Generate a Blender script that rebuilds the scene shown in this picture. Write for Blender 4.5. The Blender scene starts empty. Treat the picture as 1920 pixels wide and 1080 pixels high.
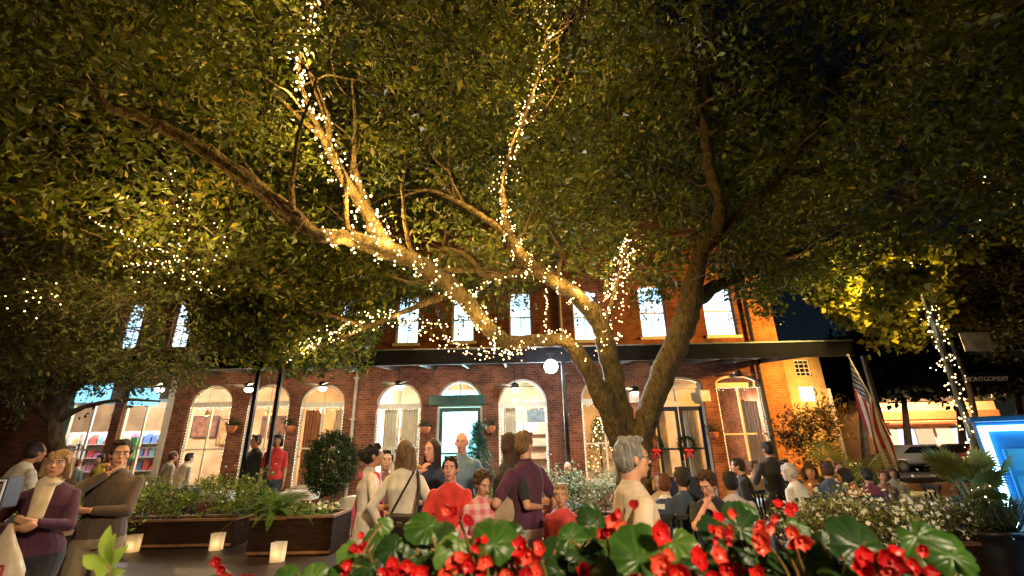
import bpy, bmesh, math, random
import numpy as np
from mathutils import Vector, Matrix
R = math.radians
random.seed(7); rng = np.random.default_rng(7)
scn = bpy.context.scene
COL = scn.collection

# ---------------------------------------------------------------- camera
CAM_H = 1.66; F = 847.0; PITCH = 19.5; ROLL = -1.2
cam_d = bpy.data.cameras.new('camera'); cam = bpy.data.objects.new('camera', cam_d); COL.objects.link(cam)
cam_d.sensor_width = 36.0; cam_d.lens = 36.0 * F / 1920.0
cam_d.clip_start = 0.05; cam_d.clip_end = 3000
CR = Matrix.Rotation(R(90 + PITCH), 3, 'X') @ Matrix.Rotation(R(ROLL), 3, 'Z')
cam.matrix_world = Matrix.Translation((0, 0, CAM_H)) @ CR.to_4x4()
cam_d.dof.use_dof = True; cam_d.dof.focus_distance = 7.5; cam_d.dof.aperture_fstop = 3.2
scn.camera = cam
CRn = np.array(CR)

def at(px, py, Y):
    """world point where the sight line of photo pixel (px, py) meets the plane y = Y"""
    d = CR @ Vector(((px - 960) / F, (540 - py) / F, -1.0))
    k = Y / d.y
    return Vector((d.x * k, Y, CAM_H + d.z * k))
def ground(px, Y): return Vector((at(px, 835 - (px - 960) * .021, Y).x, Y, 0))
def project(P):
    q = (np.asarray(P, float) - np.array([0, 0, CAM_H])) @ CRn
    dep = -q[..., 2]; dd = np.where(dep > .05, dep, .05)
    return 960 + F * q[..., 0] / dd, 540 - F * q[..., 1] / dd, dep

# ---------------------------------------------------------------- night sky, moon, exposure
world = bpy.data.worlds.new('World'); scn.world = world; world.use_nodes = True
wn = world.node_tree.nodes; wl = world.node_tree.links
bg = wn['Background']; sky = wn.new('ShaderNodeTexSky'); sky.sky_type = 'NISHITA'; sky.sun_disc = False
sky.sun_elevation = R(32); sky.sun_rotation = R(200); sky.air_density = 1.2; sky.ozone_density = 4.0; sky.dust_density = .1
wl.new(sky.outputs[0], bg.inputs[0]); bg.inputs[1].default_value = 0.0011
moon_d = bpy.data.lights.new('moon', 'SUN'); moon_d.energy = .006; moon_d.angle = R(.5); moon_d.color = (.8, .88, 1)
moon = bpy.data.objects.new('moon', moon_d); COL.objects.link(moon)
moon.rotation_euler = (R(58), 0, R(20))
scn.view_settings.view_transform = 'Standard'; scn.view_settings.look = 'None'
scn.view_settings.exposure = 0.55; scn.view_settings.gamma = 1.0
cy = scn.cycles
cy.max_bounces = 5; cy.diffuse_bounces = 2; cy.glossy_bounces = 2; cy.transmission_bounces = 3
cy.transparent_max_bounces = 8; cy.sample_clamp_indirect = 2.0; cy.sample_clamp_direct = 12.0
cy.caustics_reflective = False; cy.caustics_refractive = False
cy.use_adaptive_sampling = True; cy.adaptive_threshold = .02
cy.use_denoising = True

def lamp(name, loc, energy, color, radius=.08, spot=None, target=None, blend=.5):
    d = bpy.data.lights.new(name, 'SPOT' if spot else 'POINT')
    d.energy = energy; d.color = color; d.shadow_soft_size = radius
    if spot: d.spot_size = R(spot); d.spot_blend = blend
    o = bpy.data.objects.new(name, d); COL.objects.link(o); o.location = loc
    if target is not None:
        o.rotation_euler = (Vector(target) - Vector(loc)).to_track_quat('-Z', 'Y').to_euler()
    return o

WARM = (1.0, .61, .17); WARMW = (1.0, .80, .55); COOL = (.72, .86, 1.0); SODIUM = (1.0, .45, .07)
# unseen lamps added to light crowd, flowers, leaves; last, the sodium street lamp
lamp('unseen_lamp_light', (2.6, -3.6, 4.6), 2300, (1.0, .78, .50), .22, 70, (0.4, 4.5, .7), .8)
lamp('unseen_lamp_light', (3.4, -3.2, 5.2), 60, (1.0, .72, .40), .22)
lamp('unseen_lamp_light', (-7.5, -1.5, 5.4), 150, (1.0, .66, .36), .22)
lamp('unseen_lamp_light', (11.2, 11.3, 4.5), 3400, SODIUM, .20, 105, (7.6, 15.5, 3.6), .5)

# ---------------------------------------------------------------- materials
MATS = {}
def _base(name):
    m = bpy.data.materials.new(name); m.use_nodes = True
    return m, m.node_tree.nodes, m.node_tree.links, m.node_tree.nodes['Principled BSDF']
def mat(name, c, rough=.6, var=.25, scale=6.0, bump=0.0, bscale=None, metal=0.0, spec=.4, stretch=None, sheen=0):
    if name in MATS: return MATS[name]
    m, n, l, p = _base(name)
    p.inputs['Roughness'].default_value = rough; p.inputs['Metallic'].default_value = metal
    p.inputs['Specular IOR Level'].default_value = spec
    if sheen: p.inputs['Sheen Weight'].default_value = sheen
    tc = n.new('ShaderNodeTexCoord'); mp = n.new('ShaderNodeMapping')
    if stretch: mp.inputs['Scale'].default_value = stretch
    l.new(tc.outputs['Object'], mp.inputs[0])
    nz = n.new('ShaderNodeTexNoise'); nz.inputs['Scale'].default_value = scale; nz.inputs['Detail'].default_value = 5
    l.new(mp.outputs[0], nz.inputs['Vector'])
    cr = n.new('ShaderNodeValToRGB')
    cr.color_ramp.elements[0].position = .3; cr.color_ramp.elements[1].position = .7
    cr.color_ramp.elements[0].color = (*[x * (1 - var) for x in c], 1)
    cr.color_ramp.elements[1].color = (*[min(1, x * (1 + var)) for x in c], 1)
    l.new(nz.outputs[0], cr.inputs[0]); l.new(cr.outputs[0], p.inputs['Base Color'])
    if bump:
        nb = n.new('ShaderNodeTexNoise'); nb.inputs['Scale'].default_value = bscale or scale * 4; nb.inputs['Detail'].default_value = 6
        l.new(mp.outputs[0], nb.inputs['Vector'])
        b = n.new('ShaderNodeBump'); b.inputs['Strength'].default_value = bump; b.inputs['Distance'].default_value = .02
        l.new(nb.outputs[0], b.inputs['Height']); l.new(b.outputs[0], p.inputs['Normal'])
    MATS[name] = m; return m
def emit(name, c, s, sample=True):
    if name in MATS: return MATS[name]
    m = bpy.data.materials.new(name); m.use_nodes = True; n = m.node_tree.nodes; l = m.node_tree.links
    n.clear(); e = n.new('ShaderNodeEmission'); o = n.new('ShaderNodeOutputMaterial')
    e.inputs[0].default_value = (*c, 1); e.inputs[1].default_value = s; l.new(e.outputs[0], o.inputs[0])
    if not sample: m.cycles.emission_sampling = 'NONE'
    MATS[name] = m; return m
def glass(name='window_glass', tint=(1, 1, 1), gl=.10):
    if name in MATS: return MATS[name]
    m = bpy.data.materials.new(name); m.use_nodes = True; n = m.node_tree.nodes; l = m.node_tree.links
    n.clear(); t = n.new('ShaderNodeBsdfTransparent'); t.inputs[0].default_value = (*tint, 1)
    g = n.new('ShaderNodeBsdfGlossy'); g.inputs['Roughness'].default_value = .03
    mx = n.new('ShaderNodeMixShader'); mx.inputs[0].default_value = gl
    o = n.new('ShaderNodeOutputMaterial'); l.new(t.outputs[0], mx.inputs[1]); l.new(g.outputs[0], mx.inputs[2]); l.new(mx.outputs[0], o.inputs[0])
    MATS[name] = m; return m
def leafmat(name, c1, c2, rough=.5, trans=.35, spec=.35, c3=None):
    """leaf: colour from the per-face 'tint' attribute, some light let through"""
    if name in MATS: return MATS[name]
    m, n, l, p = _base(name); p.inputs['Roughness'].default_value = rough; p.inputs['Specular IOR Level'].default_value = spec
    a = n.new('ShaderNodeAttribute'); a.attribute_name = 'tint'
    mx = n.new('ShaderNodeMix'); mx.data_type = 'RGBA'
    mx.inputs[6].default_value = (*c1, 1); mx.inputs[7].default_value = (*c2, 1)
    l.new(a.outputs['Fac'], mx.inputs[0]); l.new(mx.outputs[2], p.inputs['Base Color'])
    if c3:      # a few turned, yellow or pale leaves
        gt = n.new('ShaderNodeMapRange'); gt.inputs[1].default_value = .86; gt.inputs[2].default_value = 1.0; l.new(a.outputs['Fac'], gt.inputs[0])
        m3 = n.new('ShaderNodeMix'); m3.data_type = 'RGBA'; l.new(gt.outputs[0], m3.inputs[0]); l.new(mx.outputs[2], m3.inputs[6]); m3.inputs[7].default_value = (*c3, 1)
        mx = m3; l.new(mx.outputs[2], p.inputs['Base Color'])
    t = n.new('ShaderNodeBsdfTranslucent'); l.new(mx.outputs[2], t.inputs[0])
    ms = n.new('ShaderNodeMixShader'); ms.inputs[0].default_value = trans
    l.new(p.outputs[0], ms.inputs[1]); l.new(t.outputs[0], ms.inputs[2])
    l.new(ms.outputs[0], n['Material Output'].inputs[0])
    MATS[name] = m; return m
def brickmat(name, c1, c2, mortar, paint=None):
    if name in MATS: return MATS[name]
    m, n, l, p = _base(name); p.inputs['Roughness'].default_value = .85; p.inputs['Specular IOR Level'].default_value = .2
    tc = n.new('ShaderNodeTexCoord'); sx = n.new('ShaderNodeSeparateXYZ'); l.new(tc.outputs['Object'], sx.inputs[0])
    ad = n.new('ShaderNodeMath'); l.new(sx.outputs[0], ad.inputs[0]); l.new(sx.outputs[1], ad.inputs[1])
    cb = n.new('ShaderNodeCombineXYZ'); l.new(ad.outputs[0], cb.inputs[0]); l.new(sx.outputs[2], cb.inputs[1])
    bt = n.new('ShaderNodeTexBrick'); l.new(cb.outputs[0], bt.inputs['Vector'])
    bt.inputs['Scale'].default_value = 1.0; bt.inputs['Brick Width'].default_value = .225; bt.inputs['Row Height'].default_value = .078
    bt.inputs['Mortar Size'].default_value = .008; bt.inputs['Mortar Smooth'].default_value = .2; bt.inputs['Bias'].default_value = -.1
    bt.inputs['Color1'].default_value = (*c1, 1); bt.inputs['Color2'].default_value = (*c2, 1); bt.inputs['Mortar'].default_value = (*mortar, 1)
    nz = n.new('ShaderNodeTexNoise'); nz.inputs['Scale'].default_value = 1.1; nz.inputs['Detail'].default_value = 8; nz.inputs['Roughness'].default_value = .7
    l.new(tc.outputs['Object'], nz.inputs['Vector'])
    cr = n.new('ShaderNodeValToRGB'); cr.color_ramp.elements[0].position = .35; cr.color_ramp.elements[1].position = .68
    cr.color_ramp.elements[0].color = (.36, .33, .34, 1); cr.color_ramp.elements[1].color = (1.3, 1.22, 1.15, 1)
    l.new(nz.outputs[0], cr.inputs[0])
    mx = n.new('ShaderNodeMix'); mx.data_type = 'RGBA'; mx.blend_type = 'MULTIPLY'; mx.inputs[0].default_value = 1
    l.new(bt.outputs[0], mx.inputs[6]); l.new(cr.outputs[0], mx.inputs[7])
    l.new(mx.outputs[2], p.inputs['Base Color'])
    b = n.new('ShaderNodeBump'); b.inputs['Strength'].default_value = .5; b.inputs['Distance'].default_value = .01; b.invert = True
    l.new(bt.outputs['Fac'], b.inputs['Height']); l.new(b.outputs[0], p.inputs['Normal'])
    MATS[name] = m; return m

# ---------------------------------------------------------------- objects
def tag(o, label=None, cat=None, group=None, kind=None):
    if label: o['label'] = label
    if cat: o['category'] = cat
    if group: o['group'] = group
    if kind: o['kind'] = kind
    return o
def empty(name, loc=(0, 0, 0), rz=0.0, label=None, cat=None, group=None):
    o = bpy.data.objects.new(name, None); COL.objects.link(o); o.empty_display_size = .2
    o.location = loc; o.rotation_euler = (0, 0, rz); tag(o, label, cat, group); return o
def link(name, me, parent=None):
    o = bpy.data.objects.new(name, me); COL.objects.link(o)
    if parent: o.parent = parent
    return o
def copy_tree(o, parent=None):
    c = o.copy(); COL.objects.link(c)
    if parent: c.parent = parent
    for ch in o.children: copy_tree(ch, c)
    return c

class MB:
    """collects shapes and links them as ONE mesh object"""
    def __init__(s): s.v = []; s.f = []; s.m = []; s.mats = []; s.cur = 0
    def use(s, m):
        if m not in s.mats: s.mats.append(m)
        s.cur = s.mats.index(m); return s
    def add(s, vs, fs):
        k = len(s.v); s.v += [tuple(v) for v in vs]
        for f in fs: s.f.append(tuple(i + k for i in f)); s.m.append(s.cur)
        return s
    def box(s, x0, x1, y0, y1, z0, z1, bev=0.0):
        if bev <= 0:
            return s.add([(x0,y0,z0),(x1,y0,z0),(x1,y1,z0),(x0,y1,z0),(x0,y0,z1),(x1,y0,z1),(x1,y1,z1),(x0,y1,z1)],
                  [(3,2,1,0),(4,5,6,7),(0,1,5,4),(1,2,6,5),(2,3,7,6),(3,0,4,7)])
        bm = bmesh.new(); bmesh.ops.create_cube(bm, size=1)
        for v in bm.verts: v.co = Vector(((x0+x1)/2 + v.co.x*(x1-x0), (y0+y1)/2 + v.co.y*(y1-y0), (z0+z1)/2 + v.co.z*(z1-z0)))
        bmesh.ops.bevel(bm, geom=bm.edges[:], offset=bev, segments=2, affect='EDGES', profile=.5)
        s.bm(bm); return s
    def bm(s, bm):
        bm.verts.index_update(); s.add([v.co[:] for v in bm.verts], [[v.index for v in f.verts] for f in bm.faces]); bm.free(); return s
    def tube(s, pts, rads, n=8, cap=True):
        pts = [Vector(p) for p in pts]
        if not hasattr(rads, '__len__'): rads = [rads] * len(pts)
        prev = None; vs = []; fs = []
        for i, p in enumerate(pts):
            t = (pts[min(i+1, len(pts)-1)] - pts[max(i-1, 0)])
            if t.length < 1e-9: t = Vector((0,0,1))
            t.normalize()
            if prev is None:
                a = Vector((0,0,1)) if abs(t.z) < .9 else Vector((1,0,0)); prev = t.cross(a).normalized()
            prev = (prev - t * prev.dot(t)); prev = prev.normalized() if prev.length > 1e-6 else t.orthogonal().normalized()
            b = t.cross(prev)
            for k in range(n):
                a = 2*math.pi*k/n; vs.append(p + (prev*math.cos(a) + b*math.sin(a)) * rads[i])
        for i in range(len(pts)-1):
            for k in range(n):
                k2 = (k+1) % n; fs.append((i*n+k, i*n+k2, (i+1)*n+k2, (i+1)*n+k))
        if cap: fs.append(tuple(range(n-1, -1, -1))); fs.append(tuple((len(pts)-1)*n + k for k in range(n)))
        return s.add(vs, fs)
    def lathe(s, prof, n=16, o=(0,0,0)):
        vs = []; fs = []
        for r, z in prof:
            for k in range(n):
                a = 2*math.pi*k/n; vs.append((o[0]+r*math.cos(a), o[1]+r*math.sin(a), o[2]+z))
        for i in range(len(prof)-1):
            for k in range(n):
                k2 = (k+1) % n; fs.append((i*n+k, i*n+k2, (i+1)*n+k2, (i+1)*n+k))
        fs.append(tuple(range(n-1,-1,-1))); fs.append(tuple((len(prof)-1)*n+k for k in range(n)))
        return s.add(vs, fs)
    def ball(s, c, r, n=10):
        rx, ry, rz = (r, r, r) if not hasattr(r, '__len__') else r
        m = max(4, n // 2 + 1); prof = []
        vs = [(c[0], c[1], c[2]-rz)]; fs = []
        for i in range(1, m):
            a = -math.pi/2 + math.pi*i/m
            for k in range(n):
                b = 2*math.pi*k/n; vs.append((c[0]+rx*math.cos(a)*math.cos(b), c[1]+ry*math.cos(a)*math.sin(b), c[2]+rz*math.sin(a)))
        vs.append((c[0], c[1], c[2]+rz)); T = len(vs)-1
        for k in range(n): fs.append((0, 1+(k+1) % n, 1+k)); fs.append((T, 1+(m-2)*n+k, 1+(m-2)*n+(k+1) % n))
        for i in range(m-2):
            for k in range(n):
                k2 = (k+1) % n; fs.append((1+i*n+k, 1+i*n+k2, 1+(i+1)*n+k2, 1+(i+1)*n+k))
        return s.add(vs, fs)
    def build(s, name, m=None, parent=None, smooth=False):
        me = bpy.data.meshes.new(name); me.from_pydata(s.v, [], s.f)
        if s.mats:
            for x in s.mats: me.materials.append(x)
            me.polygons.foreach_set('material_index', s.m)
        elif m: me.materials.append(m)
        if smooth: me.polygons.foreach_set('use_smooth', [True]*len(me.polygons))
        me.update(); return link(name, me, parent)

def catmull(P, n=6):
    P = [np.array(p, float) for p in P]; out = []
    for i in range(len(P)-1):
        p0 = P[max(i-1,0)]; p1 = P[i]; p2 = P[i+1]; p3 = P[min(i+2, len(P)-1)]
        for k in range(n):
            t = k/n; out.append(.5*((2*p1)+(-p0+p2)*t+(2*p0-5*p1+4*p2-p3)*t*t+(-p0+3*p1-3*p2+p3)*t**3))
    out.append(P[-1]); return out

def quads_mesh(name, V, m, parent=None, tint=None, smooth=False):
    """V: (N,4,3) separate quads -> one mesh object"""
    N = len(V); me = bpy.data.meshes.new(name)
    me.vertices.add(4*N); me.vertices.foreach_set('co', np.ascontiguousarray(V, np.float32).reshape(-1))
    me.loops.add(4*N); me.loops.foreach_set('vertex_index', np.arange(4*N, dtype=np.int32))
    me.polygons.add(N); me.polygons.foreach_set('loop_start', np.arange(0, 4*N, 4, dtype=np.int32))
    me.polygons.foreach_set('loop_total', np.full(N, 4, np.int32))
    if tint is not None:
        a = me.attributes.new('tint', 'FLOAT', 'FACE'); a.data.foreach_set('value', np.asarray(tint, np.float32))
    me.materials.append(m); me.update(calc_edges=True); return link(name, me, parent)

def unit(v): return v / np.maximum(np.linalg.norm(v, axis=-1, keepdims=True), 1e-9)
def leaf_quads(P, size, axis=None, ratio=.42, spread=1.0, fold=.12):
    """diamond leaves at points P; axis = preferred pointing direction"""
    N = len(P); rnd = unit(rng.normal(size=(N, 3)))
    a = rnd if axis is None else unit(axis + spread*rnd)
    b = unit(np.cross(a, unit(rng.normal(size=(N, 3))))); nn = np.cross(a, b)
    s = np.asarray(size).reshape(-1, 1) * np.ones((N, 1))
    w = s*ratio*.5; h = s*fold
    return np.stack([P, P + a*s*.45 + b*w + nn*h, P + a*s, P + a*s*.45 - b*w + nn*h], axis=1)
# ================================================================= the ground
FY = 15.0            # the brick front
def fx(px, py=800): return at(px, py, FY).x
def fz(px, py): return at(px, py, FY).z

def groundmat():
    m, n, l, p = _base('dark_brick_paving'); p.inputs['Roughness'].default_value = .45
    tc = n.new('ShaderNodeTexCoord')
    bt = n.new('ShaderNodeTexBrick'); l.new(tc.outputs['Object'], bt.inputs['Vector'])
    bt.inputs['Scale'].default_value = 1; bt.inputs['Brick Width'].default_value = .21; bt.inputs['Row Height'].default_value = .105
    bt.inputs['Mortar Size'].default_value = .006
    bt.inputs['Color1'].default_value = (.075, .045, .034, 1); bt.inputs['Color2'].default_value = (.045, .032, .028, 1); bt.inputs['Mortar'].default_value = (.02, .018, .016, 1)
    nz = n.new('ShaderNodeTexNoise'); nz.inputs['Scale'].default_value = .8; nz.inputs['Detail'].default_value = 8
    l.new(tc.outputs['Object'], nz.inputs['Vector'])
    cr = n.new('ShaderNodeValToRGB'); cr.color_ramp.elements[0].position = .3; cr.color_ramp.elements[1].position = .7
    cr.color_ramp.elements[0].color = (.5, .5, .5, 1); cr.color_ramp.elements[1].color = (1.3, 1.25, 1.2, 1)
    l.new(nz.outputs[0], cr.inputs[0])
    mx = n.new('ShaderNodeMix'); mx.data_type = 'RGBA'; mx.blend_type = 'MULTIPLY'; mx.inputs[0].default_value = 1
    l.new(bt.outputs[0], mx.inputs[6]); l.new(cr.outputs[0], mx.inputs[7]); l.new(mx.outputs[2], p.inputs['Base Color'])
    mr = n.new('ShaderNodeMapRange'); mr.inputs[3].default_value = .25; mr.inputs[4].default_value = .6
    l.new(nz.outputs[0], mr.inputs[0]); l.new(mr.outputs[0], p.inputs['Roughness'])
    b = n.new('ShaderNodeBump'); b.inputs['Strength'].default_value = .5; b.inputs['Distance'].default_value = .006; b.invert = True
    l.new(bt.outputs['Fac'], b.inputs['Height']); l.new(b.outputs[0], p.inputs['Normal'])
    return m
g = MB().add([(-400,-60,0),(400,-60,0),(400,900,0),(-400,900,0)], [(0,1,2,3)]).build('ground', groundmat()); tag(g, kind='structure')
rd = MB().add([(12,21,.004),(140,21,.004),(140,31,.004),(12,31,.004)], [(0,1,2,3)]).build('road', mat('asphalt', (.06,.06,.062), .6, .3, 3, .3, 60)); tag(rd, kind='structure')
kb = MB(); kb.box(12,140,20.6,21,-.02,.13); kb.box(12,140,31,31.4,-.02,.13)
kb = kb.build('kerb', mat('kerb_stone', (.32,.30,.27), .8)); tag(kb, kind='structure')
pv = MB().box(12,140,31.4,36,-.03,.12).build('pavement', mat('far_pavement', (.28,.26,.23), .8)); tag(pv, kind='structure')

# ================================================================= the brick building
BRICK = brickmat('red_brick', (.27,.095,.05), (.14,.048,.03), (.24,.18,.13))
BRICK_LIT = brickmat('sodium_lit_brick', (.40,.17,.075), (.33,.13,.06), (.34,.26,.18))  # brighter orange copy of the red brick, sodium light put into its colour
WHITE = mat('cream_white_paint', (.66,.60,.50), .5, .12, 8)
WHITEB = mat('bright_white_paint', (.74,.72,.68), .5, .1, 8)
NAVY = mat('navy_door_paint', (.012,.022,.06), .35, .2, 5)
DARKM = mat('black_iron', (.015,.015,.017), .45, .3, 20, metal=.2)
GLASS = glass()
LITW = None
def winlit():
    m = bpy.data.materials.new('lit_upper_window'); m.use_nodes = True; n = m.node_tree.nodes; l = m.node_tree.links
    n.clear(); e = n.new('ShaderNodeEmission'); o = n.new('ShaderNodeOutputMaterial')
    tc = n.new('ShaderNodeTexCoord'); nz = n.new('ShaderNodeTexNoise'); nz.inputs['Scale'].default_value = 1.7; nz.inputs['Detail'].default_value = 4
    l.new(tc.outputs['Object'], nz.inputs['Vector'])
    cr = n.new('ShaderNodeValToRGB'); cr.color_ramp.elements[0].position = .38; cr.color_ramp.elements[1].position = .62
    cr.color_ramp.elements[0].color = (.30,.55,.80,1); cr.color_ramp.elements[1].color = (.78,.94,1,1)
    l.new(nz.outputs[0], cr.inputs[0]); l.new(cr.outputs[0], e.inputs[0]); e.inputs[1].default_value = 2.6; l.new(e.outputs[0], o.inputs[0])
    return m
LITW = winlit()

bld = empty('brick_building', (0, FY, 0), label='long red brick restaurant building with arched lit ground floor windows', cat='building')
def P_(o): o.parent = bld; o.matrix_parent_inverse = Matrix.Translation((0, -FY, 0)); return o

def wall_strip(mb, x0, x1, z0, z1, ops, y=FY, dep=.3, n=14):
    """one storey of wall with openings (cx, w, zb, zs, rise); rise>0 gives an arch"""
    ops = sorted(ops); X = x0
    for cx, w, zb, zs, rise in ops:
        a, b = cx - w/2, cx + w/2
        mb.add([(X,y,z0),(a,y,z0),(a,y,z1),(X,y,z1)], [(0,1,2,3)])
        if zb > z0: mb.add([(a,y,z0),(b,y,z0),(b,y,zb),(a,y,zb)], [(0,1,2,3)])
        arc = [(cx - w/2*math.cos(math.pi*k/n), zs + rise*math.sin(math.pi*k/n)) for k in range(n+1)]
        for k in range(n):
            (xa,za),(xb,zb2) = arc[k], arc[k+1]
            mb.add([(xa,y,za),(xb,y,zb2),(xb,y,z1),(xa,y,z1)], [(0,1,2,3)])
        out = [(a,zb)] + arc + [(b,zb)]
        for k in range(len(out)):
            (xa,za),(xb,zc) = out[k], out[(k+1) % len(out)]
            mb.add([(xa,y,za),(xb,y,zc),(xb,y+dep,zc),(xa,y+dep,za)], [(0,3,2,1)])
        X = b
    mb.add([(X,y,z0),(x1,y,z0),(x1,y,z1),(X,y,z1)], [(0,1,2,3)])

# openings read off the photo: (centre px, width px, top py, spring py, kind)
G = [(175,85,752,752,'shop'),(275,80,748,748,'shop'),
     (395,80,722,757,'arch'),(503,80,720,755,'arch'),(604,84,720,757,'arch'),
     (748,84,718,760,'arch'),(862,86,713,757,'door'),(980,92,710,757,'arch'),
     (1131,84,706,750,'arch'),(1268,98,706,722,'pair'),(1384,86,702,720,'sash')]
gops = []; GW = []
for px, w, pt, ps, k in G:
    x = fx(px, ps); sc_ = (at(px+10, ps, FY).x - at(px-10, ps, FY).x)/20
    ww = w*sc_; zs = fz(px, ps); zt = fz(px, pt)
    zb = .05 if k in ('door','pair') else .62
    gops.append((x, ww, zb, zs, max(0.0, zt-zs))); GW.append((x, ww, zb, zs, max(0, zt-zs), k))
XL, XR = -24.0, fx(1455, 650)
ZM = 4.45; ZT = 11.5
mb = MB(); wall_strip(mb, XL, XR, 0, ZM, gops)
mb.add([(XR,FY,0),(XR,FY+9,0),(XR,FY+9,ZT),(XR,FY,ZT)], [(0,1,2,3)])
mb.build('wall', BRICK, None); P_(bpy.data.objects['wall'])
U = [(235,34,572,655),(330,34,568,652),(640,40,566,640),(762,42,558,644),(868,42,558,640),(977,42,552,637),(1100,44,550,638),(1230,50,540,632),(1357,58,536,629)]
uops = []
for px, w, pt, pb in U:
    x = fx(px, pb); sc_ = (at(px+10,(pt+pb)/2,FY).x - at(px-10,(pt+pb)/2,FY).x)/20
    uops.append((x, w*sc_, fz(px,pb), fz(px,pt), .12))
mb = MB(); wall_strip(mb, XL, XR, ZM, ZT, uops); P_(mb.build('upper_wall', BRICK))
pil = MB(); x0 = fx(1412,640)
pil.box(x0, XR+.06, FY-.09, FY+.3, 0, ZT); P_(pil.build('brick_pilaster', BRICK_LIT))
cor = MB().box(XL, XR+.12, FY-.16, FY, ZT-.5, ZT).build('cornice', BRICK); P_(cor)

# arch surrounds, windows, doors
def arc_pts(cx, w, zb, zs, rise, n=18):
    return [(cx-w/2, zb)] + [(cx - w/2*math.cos(math.pi*k/n), zs + rise*math.sin(math.pi*k/n)) for k in range(n+1)] + [(cx+w/2, zb)]
def arch_frame(mb, cx, w, zb, zs, rise, t, y0, y1):
    o = arc_pts(cx, w, zb, zs, rise); i = arc_pts(cx, w-2*t, zb, zs, max(rise-t, 0) if rise > 0 else 0)
    if rise <= 0: i = [(p[0], p[1] if p[1] < zs-1e-6 else zs-t) for p in i]
    n = len(o)
    vs = [(x,y0,z) for x,z in o] + [(x,y0,z) for x,z in i] + [(x,y1,z) for x,z in o] + [(x,y1,z) for x,z in i]
    fs = []
    for k in range(n-1):
        fs += [(k,n+k,n+k+1,k+1), (2*n+k,2*n+k+1,3*n+k+1,3*n+k), (n+k,3*n+k,3*n+k+1,n+k+1), (k,k+1,2*n+k+1,2*n+k)]
    mb.add(vs, fs)
BULB = emit('fairy_bulb', (1.0,.64,.26), 8.0, False)
BULBC = emit('icicle_bulb', (1.0,.88,.66), 4.0, False)
_m = MB(); _m.ball((0,0,0), .009, 5); ICE_ME = bpy.data.meshes.new('icicle_bulb'); ICE_ME.from_pydata(_m.v, [], _m.f); ICE_ME.materials.append(BULBC)
for i, (cx, w, zb, zs, rise, k) in enumerate(GW):
    y0 = FY + .10
    f = MB(); t = .07
    arch_frame(f, cx, w-.01, zb, zs, rise, t, y0, y0+.10)
    f.box(cx-w/2+t, cx+w/2-t, y0+.01, y0+.09, zs-.10, zs+.06 if k != 'shop' else zs-.04)         # transom bar
    if k in ('arch','sash','shop'):
        f.box(cx-w/2+t, cx+w/2-t, y0+.005, y0+.095, zb, zb+.09)
        f.box(cx-.028, cx+.028, y0+.02, y0+.08, zb+.09, zs-.10)
        zm = zb + (zs-zb)*.46
        f.box(cx-w/2+t, cx-.028, y0+.02, y0+.08, zm-.025, zm+.025); f.box(cx+.028, cx+w/2-t, y0+.02, y0+.08, zm-.025, zm+.025)
    if k == 'door' and rise > .3:
        f.box(cx-.02, cx+.02, y0+.02, y0+.07, zs+.06, zs+rise-t)
    fr = f.build('window' if k not in ('door','pair') else 'door_frame', WHITE if i not in (0,1) else WHITEB); P_(fr)
    pane = MB(); pts = arc_pts(cx, w-.1, zb+.02, zs, max(rise-.05,0))
    pane.add([(x, y0+.05, z) for x, z in pts], [tuple(range(len(pts)))])
    if k in ('arch','sash','shop'):
        pn = pane.build('pane', GLASS); pn.parent = fr; pn.matrix_parent_inverse = fr.matrix_world.inverted()
        s = MB().box(cx-w/2-.06, cx+w/2+.06, FY-.07, FY+.099, zb-.09, zb-.002).build('sill', WHITE); s.parent = fr
        # fairy lights round the sash
        run = []
        x0, x1 = cx-w/2+.04, cx+w/2-.04
        z = zb+.1
        while z < zs-.1: run += [(x0, y0-.03, z), (x1, y0-.03, z)]; z += .085
        x = x0
        while x < x1:
            for q in range(random.choice((1,1,2))): run.append((x, y0-.03, zs-.12-.06*q))
            x += .075
        if k != 'shop':
            lab = {2: 'string of fairy lights framing the leftmost arched window', 3: 'string of fairy lights framing the window behind the two iron posts',
                   4: 'string of fairy lights framing the arched window behind the round topiary bush', 5: 'string of fairy lights framing the arched window just left of the green door board',
                   7: 'string of fairy lights framing the arched window just right of the green door board', 8: 'string of fairy lights in the window half hidden by the big tree trunk',
                   10: 'string of fairy lights framing the tall window beside the sodium-lit pilaster'}[i]
            root = empty('fairy_lights', (cx, y0-.03, zb), label=lab, cat='fairy lights', group='fairy lights round the windows')
            wm = MB(); wm.tube([(x0,y0-.03,zb+.1),(x0,y0-.03,zs-.11),(x1,y0-.03,zs-.11),(x1,y0-.03,zb+.1)], .003, 4)
            wo = wm.build('wire', mat('pale_wire', (.5,.5,.45), .5)); wo.parent = root; wo.matrix_parent_inverse = root.matrix_basis.inverted()
            if len(run) > 99: run = random.sample(run, 99)
            for p in run:
                o = bpy.data.objects.new('bulb', ICE_ME); COL.objects.link(o); o.parent = root
                o.location = Vector(p) - Vector((cx, y0-.03, zb)) + Vector((random.uniform(-.012,.012), 0, random.uniform(-.012,.012)))
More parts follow.
